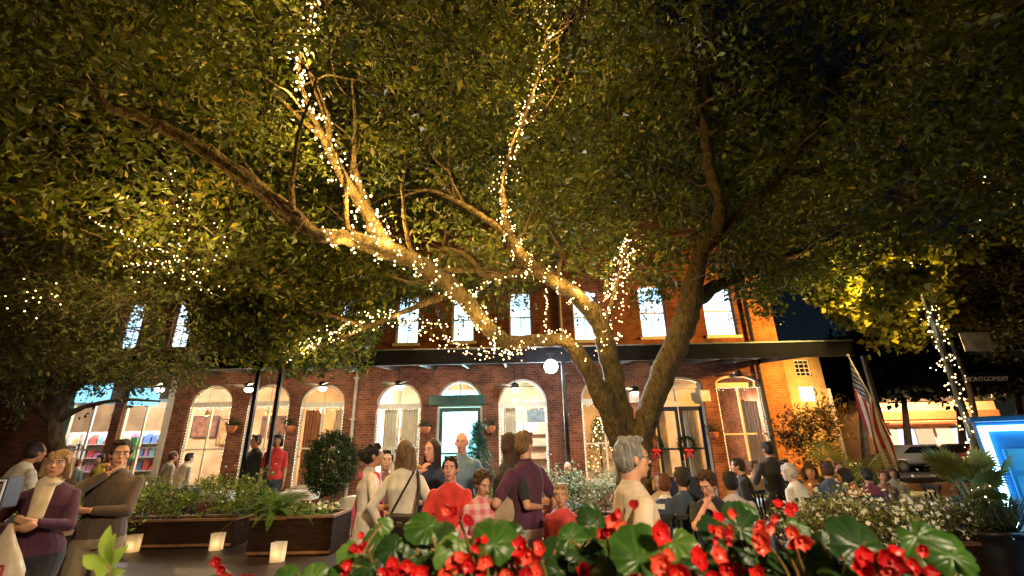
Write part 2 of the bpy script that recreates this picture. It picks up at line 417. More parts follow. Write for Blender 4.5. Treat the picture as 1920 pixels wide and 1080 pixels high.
for (cx, w, zb, zs, rise) in uops:
    y0 = FY+.12; f = MB(); arch_frame(f, cx, w-.01, zb, zs, rise, .05, y0, y0+.08)
    f.box(cx-w/2+.05, cx+w/2-.05, y0, y0+.08, zb, zb+.06)
    zm = zb+(zs-zb)*.5; f.box(cx-w/2+.05, cx+w/2-.05, y0+.01, y0+.07, zm-.025, zm+.025)
    f.box(cx-.012, cx+.012, y0+.02, y0+.06, zb+.06, zs+rise-.05)
    fr = f.build('window', WHITE); P_(fr)
    pts = arc_pts(cx, w-.08, zb+.02, zs, rise-.03)
    pn = MB().add([(x, y0+.05, z) for x, z in pts], [tuple(range(len(pts)))]).build('pane', LITW); pn.parent = fr
    pn.matrix_parent_inverse = Matrix()
    s = MB().box(cx-w/2-.07, cx+w/2+.07, FY-.08, FY+.119, zb-.1, zb-.002).build('sill', WHITE); s.parent = fr
for fr in [o for o in bld.children if o.name.startswith(('window','door_frame'))]:
    for c in fr.children: c.matrix_parent_inverse = Matrix()
# doors
def door(cx, w, zt, m, handle_side, name='door'):
    y = FY+.14; d = MB(); t = .10
    d.box(cx-w/2, cx-w/2+t, y, y+.05, .05, zt); d.box(cx+w/2-t, cx+w/2, y, y+.05, .05, zt)
    d.box(cx-w/2+t, cx+w/2-t, y, y+.05, .05, .72); d.box(cx-w/2+t, cx+w/2-t, y, y+.05, zt-.13, zt)
    d.box(cx-w/2+t, cx+w/2-t, y+.005, y+.045, 1.50, 1.56)
    o = d.build(name, m); P_(o)
    p = MB().add([(cx-w/2+t,y+.025,.72),(cx+w/2-t,y+.025,.72),(cx+w/2-t,y+.025,zt-.13),(cx-w/2+t,y+.025,zt-.13)], [(0,1,2,3)]).build('pane', GLASS, o)
    h = MB(); hx = cx+handle_side*(w/2-.05); h.tube([(hx,y,.95),(hx,y-.05,.97),(hx,y-.05,1.15),(hx,y,1.17)], .012, 6)
    h.build('handle', mat('brass', (.5,.36,.14), .3, .2, metal=.9), o)
    return o
x, w, zb, zs, rise, k = GW[9]; door_z = fz(1268, 762)
door(x-w/4+.03, w/2-.10, door_z, NAVY, 1); door(x+w/4-.03, w/2-.10, door_z, NAVY, -1)
t = MB(); t.box(x-w/2+.07, x+w/2-.07, FY+.11, FY+.19, door_z+.004, door_z+.16); t.box(x-.03, x+.03, FY+.115, FY+.18, door_z+.16, zs+.2)
t.add([(x-w/2+.07,FY+.15,door_z+.16),(x+w/2-.07,FY+.15,door_z+.16),(x+w/2-.07,FY+.15,zs-.1),(x-w/2+.07,FY+.15,zs-.1)], [(0,1,2,3)])
P_(t.build('transom', WHITE))
x, w, zb, zs, rise, k = GW[6]
door(x, w-.16, zs-.11, mat('green_door_paint', (.02,.06,.05), .4), 1)
gb = MB().box(fx(806,748), fx(910,748), FY-.22, FY-.02, fz(858,760), fz(858,742), .012).build('door_board', mat('green_board', (.012,.06,.05), .4)); P_(gb)
# downpipes
for px, lab in ((664,'p'),(1061,'q')):
    x = fx(px, 780); d = MB(); d.tube([(x,FY-.07,.0),(x,FY-.07,8.5)], .055, 8)
    for z in (1.2,2.6,3.9,5.4,7.0): d.box(x-.09,x+.09,FY-.135,FY-.003,z,z+.05)
    P_(d.build('downpipe', mat('pale_pipe_paint', (.42,.36,.29), .5)))
x = fx(1420, 700); d = MB(); d.tube([(x,FY-.15,.0),(x,FY-.15,10)], .055, 8); P_(d.build('downpipe', mat('dark_pipe_paint', (.02,.015,.012), .5)))
# interior: one deep room with party walls
INW = mat('cream_plaster', (.50,.34,.18), .8, .35, 1.2); INF = mat('timber_floor', (.16,.08,.04), .4, .3, 4)
r = MB(); r.use(INW); DY = FY+5.5
r.add([(XL,DY,0),(XR,DY,0),(XR,DY,ZM),(XL,DY,ZM)], [(0,1,2,3)])
r.add([(XL,FY+.3,ZM-.05),(XR,FY+.3,ZM-.05),(XR,DY,ZM-.05),(XL,DY,ZM-.05)], [(0,1,2,3)])
for px in (665, 1062): xx = fx(px); r.box(xx-.1, xx+.1, FY+.301, DY, .021, ZM-.06)
r.use(INF); r.add([(XL,FY+.3,.02),(XR,FY+.3,.02),(XR,DY,.02),(XL,DY,.02)], [(0,1,2,3)])
P_(r.build('interior', None))
# pale plaster pilaster of the shop at the left
P_(MB().box(fx(128)-.12, fx(128)+.1, FY-.10, FY-.003, 0, 3.5).build('shop_pilaster', mat('sage_paint', (.34,.42,.34), .6)))
P_(MB().box(fx(312)-.07, fx(312)+.07, FY-.12, FY-.003, 0, 4.2).build('shop_pilaster', WHITE))

# second storey floor glow is the lit panes; rear annex at the right
ann = empty('annex_building', (0, 18, 0), label='lower ochre annex behind the corner with one dark sash window', cat='building')
def PA(o): o.parent = ann; o.matrix_parent_inverse = Matrix.Translation((0,-18,0)); return o
ax0, ax1 = at(1440,760,18).x, at(1562,780,18).x; atop = at(1540,655,18).z
wx, ww = at(1505,690,18).x, .62; wz0, wz1 = at(1505,706,18).z, at(1505,674,18).z
lx = at(1515,740,18).x; lz0, lz1 = at(1515,752,18).z, at(1515,725,18).z
mb = MB(); OCH = mat('ochre_render', (.52,.36,.16), .8, .2, 2, .2, 30)
Z2 = (wz0+lz1)/2
wall_strip(mb, ax0, ax1, 0, Z2, [(lx,.62,lz0,lz1,.0)], 18, .2, 4); wall_strip(mb, ax0, ax1, Z2, atop, [(wx,ww,wz0,wz1,.0)], 18, .2, 4)
mb.add([(ax1,18,0),(ax1,24,0),(ax1,24,atop),(ax1,18,atop)], [(0,1,2,3)]); PA(mb.build('wall', OCH))
PA(MB().box(ax0, ax1+.15, 17.85, 24, atop, atop+.14).build('roof', mat('roof_edge', (.05,.04,.035), .7)))
f = MB(); arch_frame(f, wx, ww-.01, wz0, wz1, 0, .05, 18.05, 18.12); f.box(wx-ww/2, wx+ww/2, 18.05, 18.12, wz0, wz0+.05)
for q in (1,2): f.box(wx-ww/2+ww*q/3-.014, wx-ww/2+ww*q/3+.014, 18.06, 18.11, wz0+.05, wz1-.05)
for q in (1,2,3): z = wz0+(wz1-wz0)*q/4; f.box(wx-ww/2+.05, wx+ww/2-.05, 18.065, 18.105, z-.014, z+.014)
f = PA(f.build('window', WHITEB)); pn = MB().add([(wx-ww/2,18.1,wz0),(wx+ww/2,18.1,wz0),(wx+ww/2,18.1,wz1),(wx-ww/2,18.1,wz1)], [(0,1,2,3)]).build('pane', mat('dark_glass', (.01,.012,.015), .08), f); pn.matrix_parent_inverse = Matrix()
lw = PA(MB().box(lx-.3,lx+.3,18.1,18.16,lz0,lz1).build('lit_window', emit('warm_window', (1,.92,.72), 2.0)))
PA(MB().box(ax1-.02, ax1+.08, 17.9, 17.99, 0, 3.6).build('corner_board', WHITEB))
lamp('annex_wall_lamp', (lx+.1, 17.0, 3.2), 60, (1.0,.72,.35), .1)

# ================================================================= canopy over the terrace
can = empty('canopy', (0, 11, 0), label='long dark flat canopy over the restaurant terrace', cat='canopy')
def PC(o): o.parent = can; o.matrix_parent_inverse = Matrix.Translation((0,-11,0)); return o
CF = 11.0; cz0 = at(1300, 673, CF).z; cz1 = at(1300, 646, CF).z; cxr = at(1600, 655, CF).x; CXL = -20.0
CM = mat('dark_canopy_steel', (.014,.014,.020), .7, .3, 3, spec=.15); CU = mat('dark_underside', (.055,.045,.05), .7, .2, 2)
bz = 4.15
PC(MB().box(CXL, cxr, CF, CF+.10, cz0, cz1).build('fascia_beam', CM))
PC(MB().box(CXL, cxr+.03, CF-.03, CF+.13, cz1+.002, cz1+.035).build('gutter_edge', mat('zinc_edge', (.35,.37,.40), .4, metal=.4)))
d = MB(); d.add([(CXL,CF+.1,cz1-.06),(cxr,CF+.1,cz1-.06),(cxr,FY-.003,bz+.18),(CXL,FY-.003,bz+.18),(CXL,CF+.1,cz1-.10),(cxr,CF+.1,cz1-.10),(cxr,FY-.003,bz+.12),(CXL,FY-.003,bz+.12)],
                [(0,1,2,3),(7,6,5,4),(0,4,5,1),(1,5,6,2),(2,6,7,3),(3,7,4,0)])
PC(d.build('roof_deck', CU))
for i in range(24):
    x = CXL+.6+i*(cxr-CXL-.8)/23
    PC(MB().add([(x-.04,CF+.1,cz1-.24),(x+.04,CF+.1,cz1-.24),(x+.04,FY-.005,bz-.02),(x-.04,FY-.005,bz-.02),(x-.04,CF+.1,cz1-.102),(x+.04,CF+.1,cz1-.102),(x+.04,FY-.005,bz+.118),(x-.04,FY-.005,bz+.118)],
                [(0,1,2,3),(7,6,5,4),(0,4,5,1),(1,5,6,2),(2,6,7,3),(3,7,4,0)]).build('joist', CU))
for px in (472, 515, 1061, 1650):
    x = at(px, 780, CF+.05).x
    m = MB(); m.box(x-.045,x+.045,CF+.01,CF+.09,0,cz0-.002); m.box(x-.10,x+.10,CF-.05,CF+.15,0,.03)
    PC(m.build('post', DARKM))
# signboard fixings along the fascia underside (dark bracket strip)
PC(MB().box(at(990,690,CF).x-2.0, at(1050,690,CF).x, CF+.12, CF+.26, cz0+.03, cz0+.14).build('cable_tray', CM))
# ================================================================= the big live oak
def adopt(o, root):
    o.parent = root; o.matrix_parent_inverse = root.matrix_basis.inverted(); return o
def barkmat(name, c, sc=1):
    if name in MATS: return MATS[name]
    m, n, l, p = _base(name); p.inputs['Roughness'].default_value = .9; p.inputs['Specular IOR Level'].default_value = .15
    tc = n.new('ShaderNodeTexCoord'); mp = n.new('ShaderNodeMapping'); mp.inputs['Scale'].default_value = (1,1,.35)
    l.new(tc.outputs['Object'], mp.inputs[0])
    v = n.new('ShaderNodeTexVoronoi'); v.inputs['Scale'].default_value = 16*sc; v.feature = 'DISTANCE_TO_EDGE'
    nz = n.new('ShaderNodeTexNoise'); nz.inputs['Scale'].default_value = 17*sc; nz.inputs['Detail'].default_value = 10; nz.inputs['Roughness'].default_value = .75
    for q in (v, nz): l.new(mp.outputs[0], q.inputs['Vector'])
    cr = n.new('ShaderNodeValToRGB'); cr.color_ramp.elements[0].position = .32; cr.color_ramp.elements[1].position = .68
    cr.color_ramp.elements[0].color = (*[x*.22 for x in c],1); cr.color_ramp.elements[1].color = (*[min(1,x*1.7) for x in c],1)
    l.new(nz.outputs[0], cr.inputs[0]); l.new(cr.outputs[0], p.inputs['Base Color'])
    mm = n.new('ShaderNodeMath'); mm.operation = 'MULTIPLY_ADD'; mm.inputs[1].default_value = .8
    l.new(v.outputs[0], mm.inputs[0]); l.new(nz.outputs[0], mm.inputs[2])
    b = n.new('ShaderNodeBump'); b.inputs['Strength'].default_value = 1.0; b.inputs['Distance'].default_value = .07
    l.new(mm.outputs[0], b.inputs['Height']); l.new(b.outputs[0], p.inputs['Normal'])
    MATS[name] = m; return m
BARK = barkmat('oak_bark', (.105,.076,.034)); BARKD = barkmat('dark_bark', (.10,.075,.055))

def limb_pts(spec):
    """spec rows: (px, py, Y, width in px) -> smooth centre line and radii in metres"""
    P = [at(a,b,Y) for a,b,Y,w in spec]; TH = .72 if len(spec) > 8 and spec[0][1] < 880 or spec[0][3] < 45 else .82
    Rr = []
    for (a,b,Y,w), p in zip(spec, P):
        dep = (Vector((0,0,CAM_H)) - p).dot(CR @ Vector((0,0,1)))
        Rr.append(.5*w/F*dep*TH)
    C = catmull(P, 7); rr = np.interp(np.linspace(0, len(Rr)-1, len(C)), np.arange(len(Rr)), Rr)
    return C, rr
def wobble(C, rr, amt=.25):
    C = [np.array(c) + rng.normal(size=3)*r*amt*.3 for c, r in zip(C, rr)]
    return C, [r*(1+rng.normal()*.05) for r in rr]

LIMBS = {
 'A': [(1182,905,8.2,62),(1166,838,8.2,46),(1133,752,8.0,45),(1097,683,7.8,40),(1062,640,7.6,32),(1010,638,7.4,28),(950,640,7.2,32),(905,604,6.9,36),(860,548,6.6,38),(790,497,6.3,40),(715,464,6.0,44),(650,446,5.7,36),(590,438,5.5,32),(530,388,5.3,34),(440,322,5.0,36),(350,262,4.7,32),(262,220,4.4,24),(205,203,4.2,18),(176,160,4.0,12),(150,152,3.9,6)],
 'A2': [(735,470,6.05,40),(712,440,6.0,36),(690,402,5.9,34),(662,360,5.8,30),(632,312,5.7,26),(606,258,5.5,18),(580,200,5.3,11),(560,130,5.0,9),(575,60,4.7,7),(592,-10,4.4,5)],
 'A3': [(700,440,5.95,28),(690,396,5.95,26),(676,352,5.9,20),(664,300,5.8,13),(666,225,5.6,9),(660,150,5.4,5)],
 'A4': [(606,258,5.5,14),(575,232,5.4,13),(545,205,5.2,9),(515,170,5.0,5)],
 'A5': [(262,220,4.4,14),(300,238,4.5,10),(230,250,4.3,8),(140,262,4.0,6),(60,310,3.8,4)],
 'B': [(1188,905,8.3,60),(1184,835,8.3,46),(1158,745,8.3,46),(1140,662,8.2,46),(1121,602,8.1,40),(1081,556,7.9,36),(1032,521,7.7,36),(985,490,7.5,32),(960,450,7.4,26),(946,400,7.2,16),(944,350,7.0,10),(955,290,6.8,9),(985,215,6.5,8),(1012,130,6.2,7),(1024,60,5.9,6),(1010,-20,5.6,4)],
 'B2': [(957,446,7.4,22),(925,420,7.3,18),(882,392,7.2,16),(842,370,7.0,12),(800,356,6.8,8),(745,372,6.6,5)],
 'B3': [(1000,500,7.6,20),(960,512,7.5,16),(905,514,7.4,15),(885,488,7.3,12),(850,468,7.2,8),(800,470,7.0,4)],
 'B4': [(1040,526,7.7,18),(1048,495,7.7,14),(1053,470,7.7,11),(1040,450,7.7,7),(1030,425,7.6,4)],
 'B5': [(880,392,7.2,8),(850,372,7.1,8),(820,330,6.9,7),(790,310,6.7,4)],
 'C': [(1194,905,8.2,62),(1202,830,8.2,50),(1220,765,8.15,54),(1254,672,8.15,56),(1292,580,8.2,50),(1312,480,8.2,36),(1346,432,8.15,30),(1347,372,8.0,26),(1328,300,7.8,26),(1322,230,7.5,20),(1322,140,7.1,14),(1335,40,6.7,10),(1330,-30,6.3,7)],
 'C2': [(1346,436,8.15,24),(1400,392,8.2,22),(1450,350,8.2,16),(1490,296,8.2,12),(1540,220,8.0,8),(1560,120,7.6,5)],
 'C3': [(1290,584,8.2,38),(1330,545,8.5,36),(1380,520,8.8,30),(1450,492,9.2,22),(1540,460,9.5,18),(1660,400,9.7,14),(1790,356,9.8,9),(1880,340,9.8,5)],
 'C4': [(1325,240,7.5,12),(1300,180,7.2,9),(1262,120,6.8,6),(1240,60,6.4,4)],
 'D': [(1140,655,8.2,26),(1136,608,8.1,18),(1150,560,7.9,14),(1164,505,7.7,11),(1180,455,7.5,8),(1225,415,7.3,5)],
 'E': [(860,548,6.9,16),(780,575,7.3,14),(700,610,7.9,13),(620,640,8.5,12),(545,660,9.0,9),(470,655,9.4,6)],
 'E2': [(690,612,8.0,8),(610,590,8.2,9),(545,578,8.5,7),(430,560,8.9,5)],
 'F': [(1502,152,6.4,3.5),(1545,162,6.5,4.5),(1580,185,6.6,4.5),(1605,212,6.7,3.5),(1618,240,6.8,2.5)],
}
LP = {}
oak = empty('oak_tree', ground(1190, 8.2), label='massive oak tree with three spreading limbs wrapped in string lights', cat='tree')
tr = MB(); 
for k in ('A','B','C'):
    C, rr = limb_pts(LIMBS[k]); LP[k] = (C, rr)
# root flare and shared bole
gp = ground(1190, 8.2); bole = MB()
bole.tube(catmull([gp+Vector((0,0,-.1)), gp+Vector((0,0,.25)), gp+Vector((0,0,.7)), gp+Vector((0,0,1.15))], 5), np.interp(np.linspace(0,1,16), [0,.2,.5,1], [.66,.48,.40,.34]), 20)
adopt(bole.build('trunk', BARK, None, True), oak)
for k in LIMBS:
    if k not in LP: LP[k] = limb_pts(LIMBS[k])
    C, rr = LP[k]
    Cw, rw = wobble(C, rr) 
    m = MB(); m.tube(Cw, rw, 14 if rr[0] > .1 else 8)
    adopt(m.build('limb', BARK, None, True), oak)

# secondary branches twisting up into the crown
r3 = random.Random(11); SECB = []
for k, n in (('A',11),('A2',7),('B',9),('B2',4),('C',9),('C2',5),('C3',6),('A3',3)):
    C, rr = LP[k]
    for q in range(n):
        i = int(len(C)*r3.uniform(.38,.96)); c = np.array(C[i]); tg = unit(np.array(C[min(i+1,len(C)-1)])-np.array(C[i-1]))
        d = unit(tg*.55+np.array([r3.gauss(0,.75), r3.gauss(.1,.6), abs(r3.gauss(.35,.5))])); L = r3.uniform(.9,2.3); pts = [c]; m_ = 9
        for j in range(m_): d = unit(d+np.array([r3.gauss(0,.26), r3.gauss(0,.22), r3.gauss(.03,.22)])); pts.append(pts[-1]+d*L/m_)
        r0 = max(.012, min(.045, rr[i]*.55)); C2 = catmull(pts, 3); R2 = np.linspace(r0, .004, len(C2)); m = MB(); m.tube(C2, R2, 7); adopt(m.build('limb', BARK, None, True), oak); SECB.append((C2, R2))
# where the crown's underside lies: the limbs run bare under it
BND = np.array([(-200,420),(0,432),(60,445),(110,470),(200,490),(290,520),(350,600),(420,668),(500,690),(600,692),(690,690),(715,610),(745,556),(800,545),(860,566),(905,548),(950,542),(1000,530),(1080,520),(1130,535),(1190,548),(1262,545),(1285,490),(1330,505),(1345,545),(1400,548),(1422,585),(1445,575),(1470,520),(1500,560),(1560,545),(1600,515),(1700,470),(1920,440),(2200,430)], float)
def low(px): return np.interp(px, BND[:,0], BND[:,1])
SEG = []
for k in ('A','A2','A3','B','B2','B3','B4','C','C2','D'):
    C, rr = LP[k]
    for c, r in zip(C, rr):
        px, py, d = project(c)
        if py > 150: SEG.append((px, py, d, r))
for C, rr in SECB:
    for c, r in list(zip(C, rr))[:int(len(C)*.75)]:
        px, py, d = project(c); SEG.append((px, py, d, r*.6))
for rows in ([(168,408,4.9),(260,455,5.1),(345,490,5.2)],[(232,500,5.3),(330,490,5.3)],[(325,325,5.2),(345,400,5.2),(330,470,5.3),(370,535,5.6),(420,560,5.8)],[(395,420,5.4),(410,470,5.5),(300,510,5.6)]):
    for p in catmull([at(*r) for r in rows], 9):
        px, py, d = project(p); SEG.append((px, py, d, .02))
SEG = np.array(SEG)
def clear_of_limbs(P, pad=16):
    px, py, d = project(P); ok = np.ones(len(P), bool)
    for i in range(0, len(P), 4000):
        s = slice(i, i+4000)
        dx = px[s,None]-SEG[None,:,0]; dy = py[s,None]-SEG[None,:,1]
        lim = pad + F*SEG[None,:,3]/SEG[None,:,2]
        hit = (dx*dx+dy*dy < lim*lim) & (d[s,None] < SEG[None,:,2]+.25)
        ok[s] = ~hit.any(1)
    return ok
LEAF = leafmat('oak_leaf', (.018,.032,.005), (.165,.195,.022), .42, .4, .35, (.46,.34,.05))
TWIG = mat('twig_bark', (.09,.06,.035), .9, .3, 8)
def sprays(C0, nleaf, leaf, rad, name, leafm, parent, twigs=True, droop=.0, ratio=.42, flat=.8, keep=None, tints=(0,1)):
    """leaf sprays round centres C0: each a short twig with leaves along and about it"""
    n = len(C0); T = unit(rng.normal(size=(n,3))*np.array([1,1,.7]) + np.array([0,0,-droop]))
    L = rad*(.6+.8*rng.random(n))
    t = rng.random((n, nleaf)); off = rng.normal(size=(n, nleaf, 3))*np.array([1,1,flat])
    P = C0[:,None,:] + T[:,None,:]*((t-.3)*L[:,None])[:,:,None]*1.7 + off*(rad*.28)
    tn = np.clip(rng.random((n,1))**1.3*.70 + rng.random((n,nleaf))**2*.42, 0, 1)*(tints[1]-tints[0])+tints[0]
    ax = np.repeat(T[:,None,:], nleaf, 1).reshape(-1,3)
    P = P.reshape(-1,3); tn = tn.reshape(-1); sz = leaf*(.45+.95*rng.random(len(P))**1.3)
    if keep is not None:
        k = keep(P); P, tn, sz, ax = P[k], tn[k], sz[k], ax[k]
    o = quads_mesh(name, leaf_quads(P, sz, ax, ratio, 1.1), leafm, None, tn); adopt(o, parent)
    if twigs:
        Q = []
        a = C0 - T*(L*.55)[:,None]; b = C0 + T*(L*.9)[:,None]; w = .0035 + .004*rng.random(n)
        s1 = unit(np.cross(T, rng.normal(size=(n,3)))); s2 = np.cross(T, s1)
        for u in (s1, s2):
            uu = u*w[:,None]; Q.append(np.stack([a-uu, a+uu, b+uu*.4, b-uu*.4], 1))
        tw = quads_mesh('twigs', np.concatenate(Q), TWIG); tw['kind'] = 'stuff'; adopt(tw, parent)
    return o

def main_crown():
    # candidate volume: a broad dome of foliage, denser near its underside
    n = 42000
    X = rng.uniform(-14.5, 13.5, n); Y = rng.uniform(1.6, 12.5, n)
    zlo = 4.35 + .10*np.abs(Y-7) - .012*(X-1)**2*.35
    Z = np.maximum(zlo, 2.9) + 4.8*rng.random(n)**1.35
    # hanging masses towards the building at the left
    m = 5200
    X2 = rng.uniform(-9.5,-2.2,m); Y2 = rng.uniform(8.2,10.8,m); Z2 = rng.uniform(3.1,5.6,m)
    hi = np.stack([rng.uniform(-13,13,7000), rng.uniform(2.5,12,7000), rng.uniform(8.2,10.8,7000)], 1)
    # the near, high edge over the photographer's left
    P = np.stack([np.r_[X,X2], np.r_[Y,Y2], np.r_[Z,Z2]], 1)
    q = (np.sin(P[:,0]*1.15+1)+np.sin(P[:,1]*1.4+2)+np.sin(P[:,2]*1.7)+np.sin(P[:,0]*.6-P[:,1]*.9))
    q2 = np.sin(P[:,0]*4.1+.5)+np.sin(P[:,1]*4.5+1)+np.sin(P[:,2]*4.3+P[:,0]); P = P[(q > -.35) & (q2 > -.75)]
    P = np.concatenate([P, hi]); px, py, d = project(P)
    ins = (px > -260) & (px < 2180) & (py > -420) & (d > 1.9)
    lim = low(px) + rng.normal(size=len(px))*14 - 10
    P = P[ins & (py < lim)]
    return P
PC0 = main_crown()
GAP = [(310,352,566,662,.9),(224,262,572,655,.72),(625,655,560,600,.6),(290,325,700,770,.7),(195,240,715,770,.7)]
def gaps(P):
    # openings in the lower crown through which the left upper windows show
    px, py, d = project(P); k = np.ones(len(P), bool)
    for a,b,c,e,pr in GAP: k &= ~((px > a) & (px < b) & (py > c) & (py < e) & (rng.random(len(P)) < pr))
    return k
def keepm(P):
    px, py, d = project(P)
    return (py < low(px)+16) & clear_of_limbs(P, 9) & (d > 1.5) & gaps(P)
dC = np.linalg.norm(PC0 - np.array([0,0,CAM_H]), axis=1)
near = PC0[dC < 6.2]; midd = PC0[(dC >= 6.2) & (dC < 10)]; far = PC0[dC >= 10]
print('crown sprays', len(near), len(midd), len(far))
sprays(near, 20, .088, .32, 'crown', LEAF, oak, True, .1, keep=keepm)
sprays(midd, 16, .112, .40, 'crown', LEAF, oak, True, .1, keep=keepm)
sprays(far, 16, .15, .48, 'crown', LEAF, oak, False, .1, keep=keepm)

# thin sprays hanging before the upper windows
hp_ = []
for a, b, c, e, n in ((735,800,545,608,34),(840,895,545,598,22),(945,1005,535,590,30),(1085,1120,545,600,10),(1195,1262,525,585,34),(1395,1450,545,600,26),(800,840,560,600,12),(900,945,545,590,14)):
    for _ in range(n): hp_.append(at(random.uniform(a,b), c+(e-c)*random.random()**1.6, random.uniform(8.4,10.2)))
sprays(np.array([tuple(p) for p in hp_]), 12, .10, .30, 'crown', LEAF, oak, True, .5, keep=lambda P: clear_of_limbs(P, 6))

# ================================================================= string lights
WIRE = mat('dark_green_wire', (.012,.016,.010), .6)
_bulb_me = None
def bulb_mesh(r):
    m = MB(); m.ball((0,0,0), r, 6); me = bpy.data.meshes.new('bulb'); me.from_pydata(m.v, [], m.f); me.materials.append(BULB); return me
BME = {r: bulb_mesh(r) for r in (.007, .011, .014, .018)}
def strand(path, nb, label, r=.014, wrap=None, jit=.05, watts=0, every=.7, colour=WARM, turns=None):
    """path: points in metres; wrap: radii of the branch the strand is wound round"""
    path = [np.array(p, float) for p in path]
    seg = np.array([0]+[np.linalg.norm(path[i+1]-path[i]) for i in range(len(path)-1)]); cum = np.cumsum(seg); Ltot = cum[-1]
    def pos(s):
        i = min(max(np.searchsorted(cum, s)-1, 0), len(path)-2); t = (s-cum[i])/max(seg[i+1],1e-6)
        p = path[i]*(1-t)+path[i+1]*t; tt = unit(path[i+1]-path[i])
        if wrap is not None:
            rr = wrap[i]*(1-t)+wrap[i+1]*t + .03
            a = unit(np.cross(tt, np.array([.3,.2,1.]))); b = np.cross(tt, a); th = s*(turns or 2*math.pi/.33)
            p = p + (a*math.cos(th)+b*math.sin(th))*rr
        return p
    root = empty('string_lights', Vector(path[0]), label=label, cat='string lights', group='warm string lights in the trees')
    W = [pos(s) for s in np.linspace(0, Ltot, max(12, int(Ltot/(.06 if wrap is not None else .2))))]
    m = MB(); m.tube(W, .004, 4); adopt(m.build('wire', WIRE), root)
    for i in range(nb):
        p = pos(Ltot*(i+.5+random.uniform(-.3,.3))/nb) + rng.normal(size=3)*jit*.5
        o = bpy.data.objects.new('bulb', BME[r]); COL.objects.link(o); o.location = p; adopt(o, root)
    # the rest of the little lamps of a long dense strand
    if nb > 60:
        m = MB()
        for i in range(int(nb*1.7)): m.ball(pos(Ltot*random.random()) + rng.normal(size=3)*jit*.75, r*random.choice((.45,.6,.8)), 5)
        e_ = m.build('small_bulbs', BULB); e_['kind'] = 'stuff'; adopt(e_, root)
    if watts:
        k = max(1, int(Ltot/every))
        for i in range(k):
            p = pos(Ltot*(i+.5)/k); q = p + rng.normal(size=3)*.16 + np.array([0,-.26,-.08])
            l = lamp('string_light_glow', q, watts, colour, .06); adopt(l, root)
    return root
def sub(k, a, b):
    C, rr = LP[k]; n = len(C); return C[int(a*n):int(b*n)], rr[int(a*n):int(b*n)]
def pxpath(rows): return catmull([at(*r) for r in rows], 6)
C, rr = sub('A2', 0, 1.0); strand(C, 96, 'bright string lights wound thickly up the steep branch rising to the upper left', .018, rr, .10, 50, .45)
C, rr = sub('A', .33, .62); strand(C, 90, 'string lights wound along the big low limb reaching left', .014, rr, .07, 14, .5)
C, rr = sub('B', .30, .62); strand(C, 70, 'string lights wound along the bend of the middle limb', .014, rr, .06, 18, .55)
C, rr = sub('B', .60, 1.0); strand(C, 96, 'long column of string lights climbing the thin middle branch to the top', .014, rr, .16, 46, .45)
strand(pxpath([(690,598,7.9),(730,592,7.8),(780,600,7.7),(830,606,7.6),(870,600,7.4)]), 40, 'upper swag of string lights crossing the dark windows left of the low limb', .011, None, .10, 6, .8)
strand(pxpath([(1030,628,7.5),(1012,640,7.5),(985,652,7.5),(955,664,7.5),(925,655,7.4)]), 36, 'short bright swag of string lights left of the floodlight', .011, None, .05, 6, .8)
strand(pxpath([(20,575,4.8),(45,560,4.8),(80,548,4.8),(120,556,4.8)]), 16, 'few string lights sparkling deep in the leaves at the left border', .007, None, .18, 5, .9)
strand(pxpath([(1836,232,9.5),(1850,300,9.5),(1842,370,9.5),(1830,440,9.5)]), 16, 'sparse string lights hanging in the dark tree at the upper right', .014, None, .14, 5, .9)
C, rr = sub('D', .0, .86); strand(C, 92, 'dense string lights wound round the short upright branch over the trunk', .014, [r+.05 for r in rr], .14, 20, .55)
strand(pxpath([(545,668,8.6),(600,640,8.2),(660,610,7.8),(720,600,7.6),(790,618,7.4),(850,645,7.3),(900,660,7.2),(960,662,7.2),(1010,640,7.3),(1050,628,7.5),(1075,645,7.6),(1092,682,7.7)]), 98, 'swag of string lights drooping below the low limb before the canopy', .014, None, .12, 12, .8)
strand(pxpath([(868,590,6.9),(890,560,7.0),(915,530,7.2),(950,520,7.4),(990,516,7.5)]), 26, 'short slanting string lights between the low limb and the middle limb', .011, None, .04, 5, .8)
strand(pxpath([(1022,540,7.7),(1026,570,7.7),(1024,605,7.6),(1030,632,7.6)]), 24, 'short vertical string lights hanging before the middle upper window', .011, None, .05, 4, .8)
strand(pxpath([(168,408,4.9),(215,432,5.0),(260,455,5.1),(310,472,5.2),(345,490,5.2)]), 26, 'string lights sagging through dark leaves at the far left', .007, None, .05, 12, .9)
strand(pxpath([(232,500,5.3),(262,494,5.3),(300,492,5.3),(330,490,5.3)]), 18, 'short level row of string lights glinting in the left leaves', .007, None, .03, 4, .9)
strand(pxpath([(325,325,5.2),(338,360,5.2),(345,400,5.2),(338,440,5.3),(330,470,5.3),(345,500,5.4),(370,535,5.6),(420,560,5.8)]), 44, 'string lights trailing down through yellowish leaves at the left', .007, None, .14, 26, .6)
strand(pxpath([(395,420,5.4),(415,440,5.4),(410,470,5.5),(380,500,5.5),(300,510,5.6),(240,530,5.7)]), 30, 'loop of string lights lost among the leaves left of the low limb', .007, None, .15, 14, .9)
strand(pxpath([(700,470,6.0),(740,468,6.2),(785,466,6.4)]), 14, 'short level string lights just above the fork of the low limb', .014, None, .05, 6, .6)
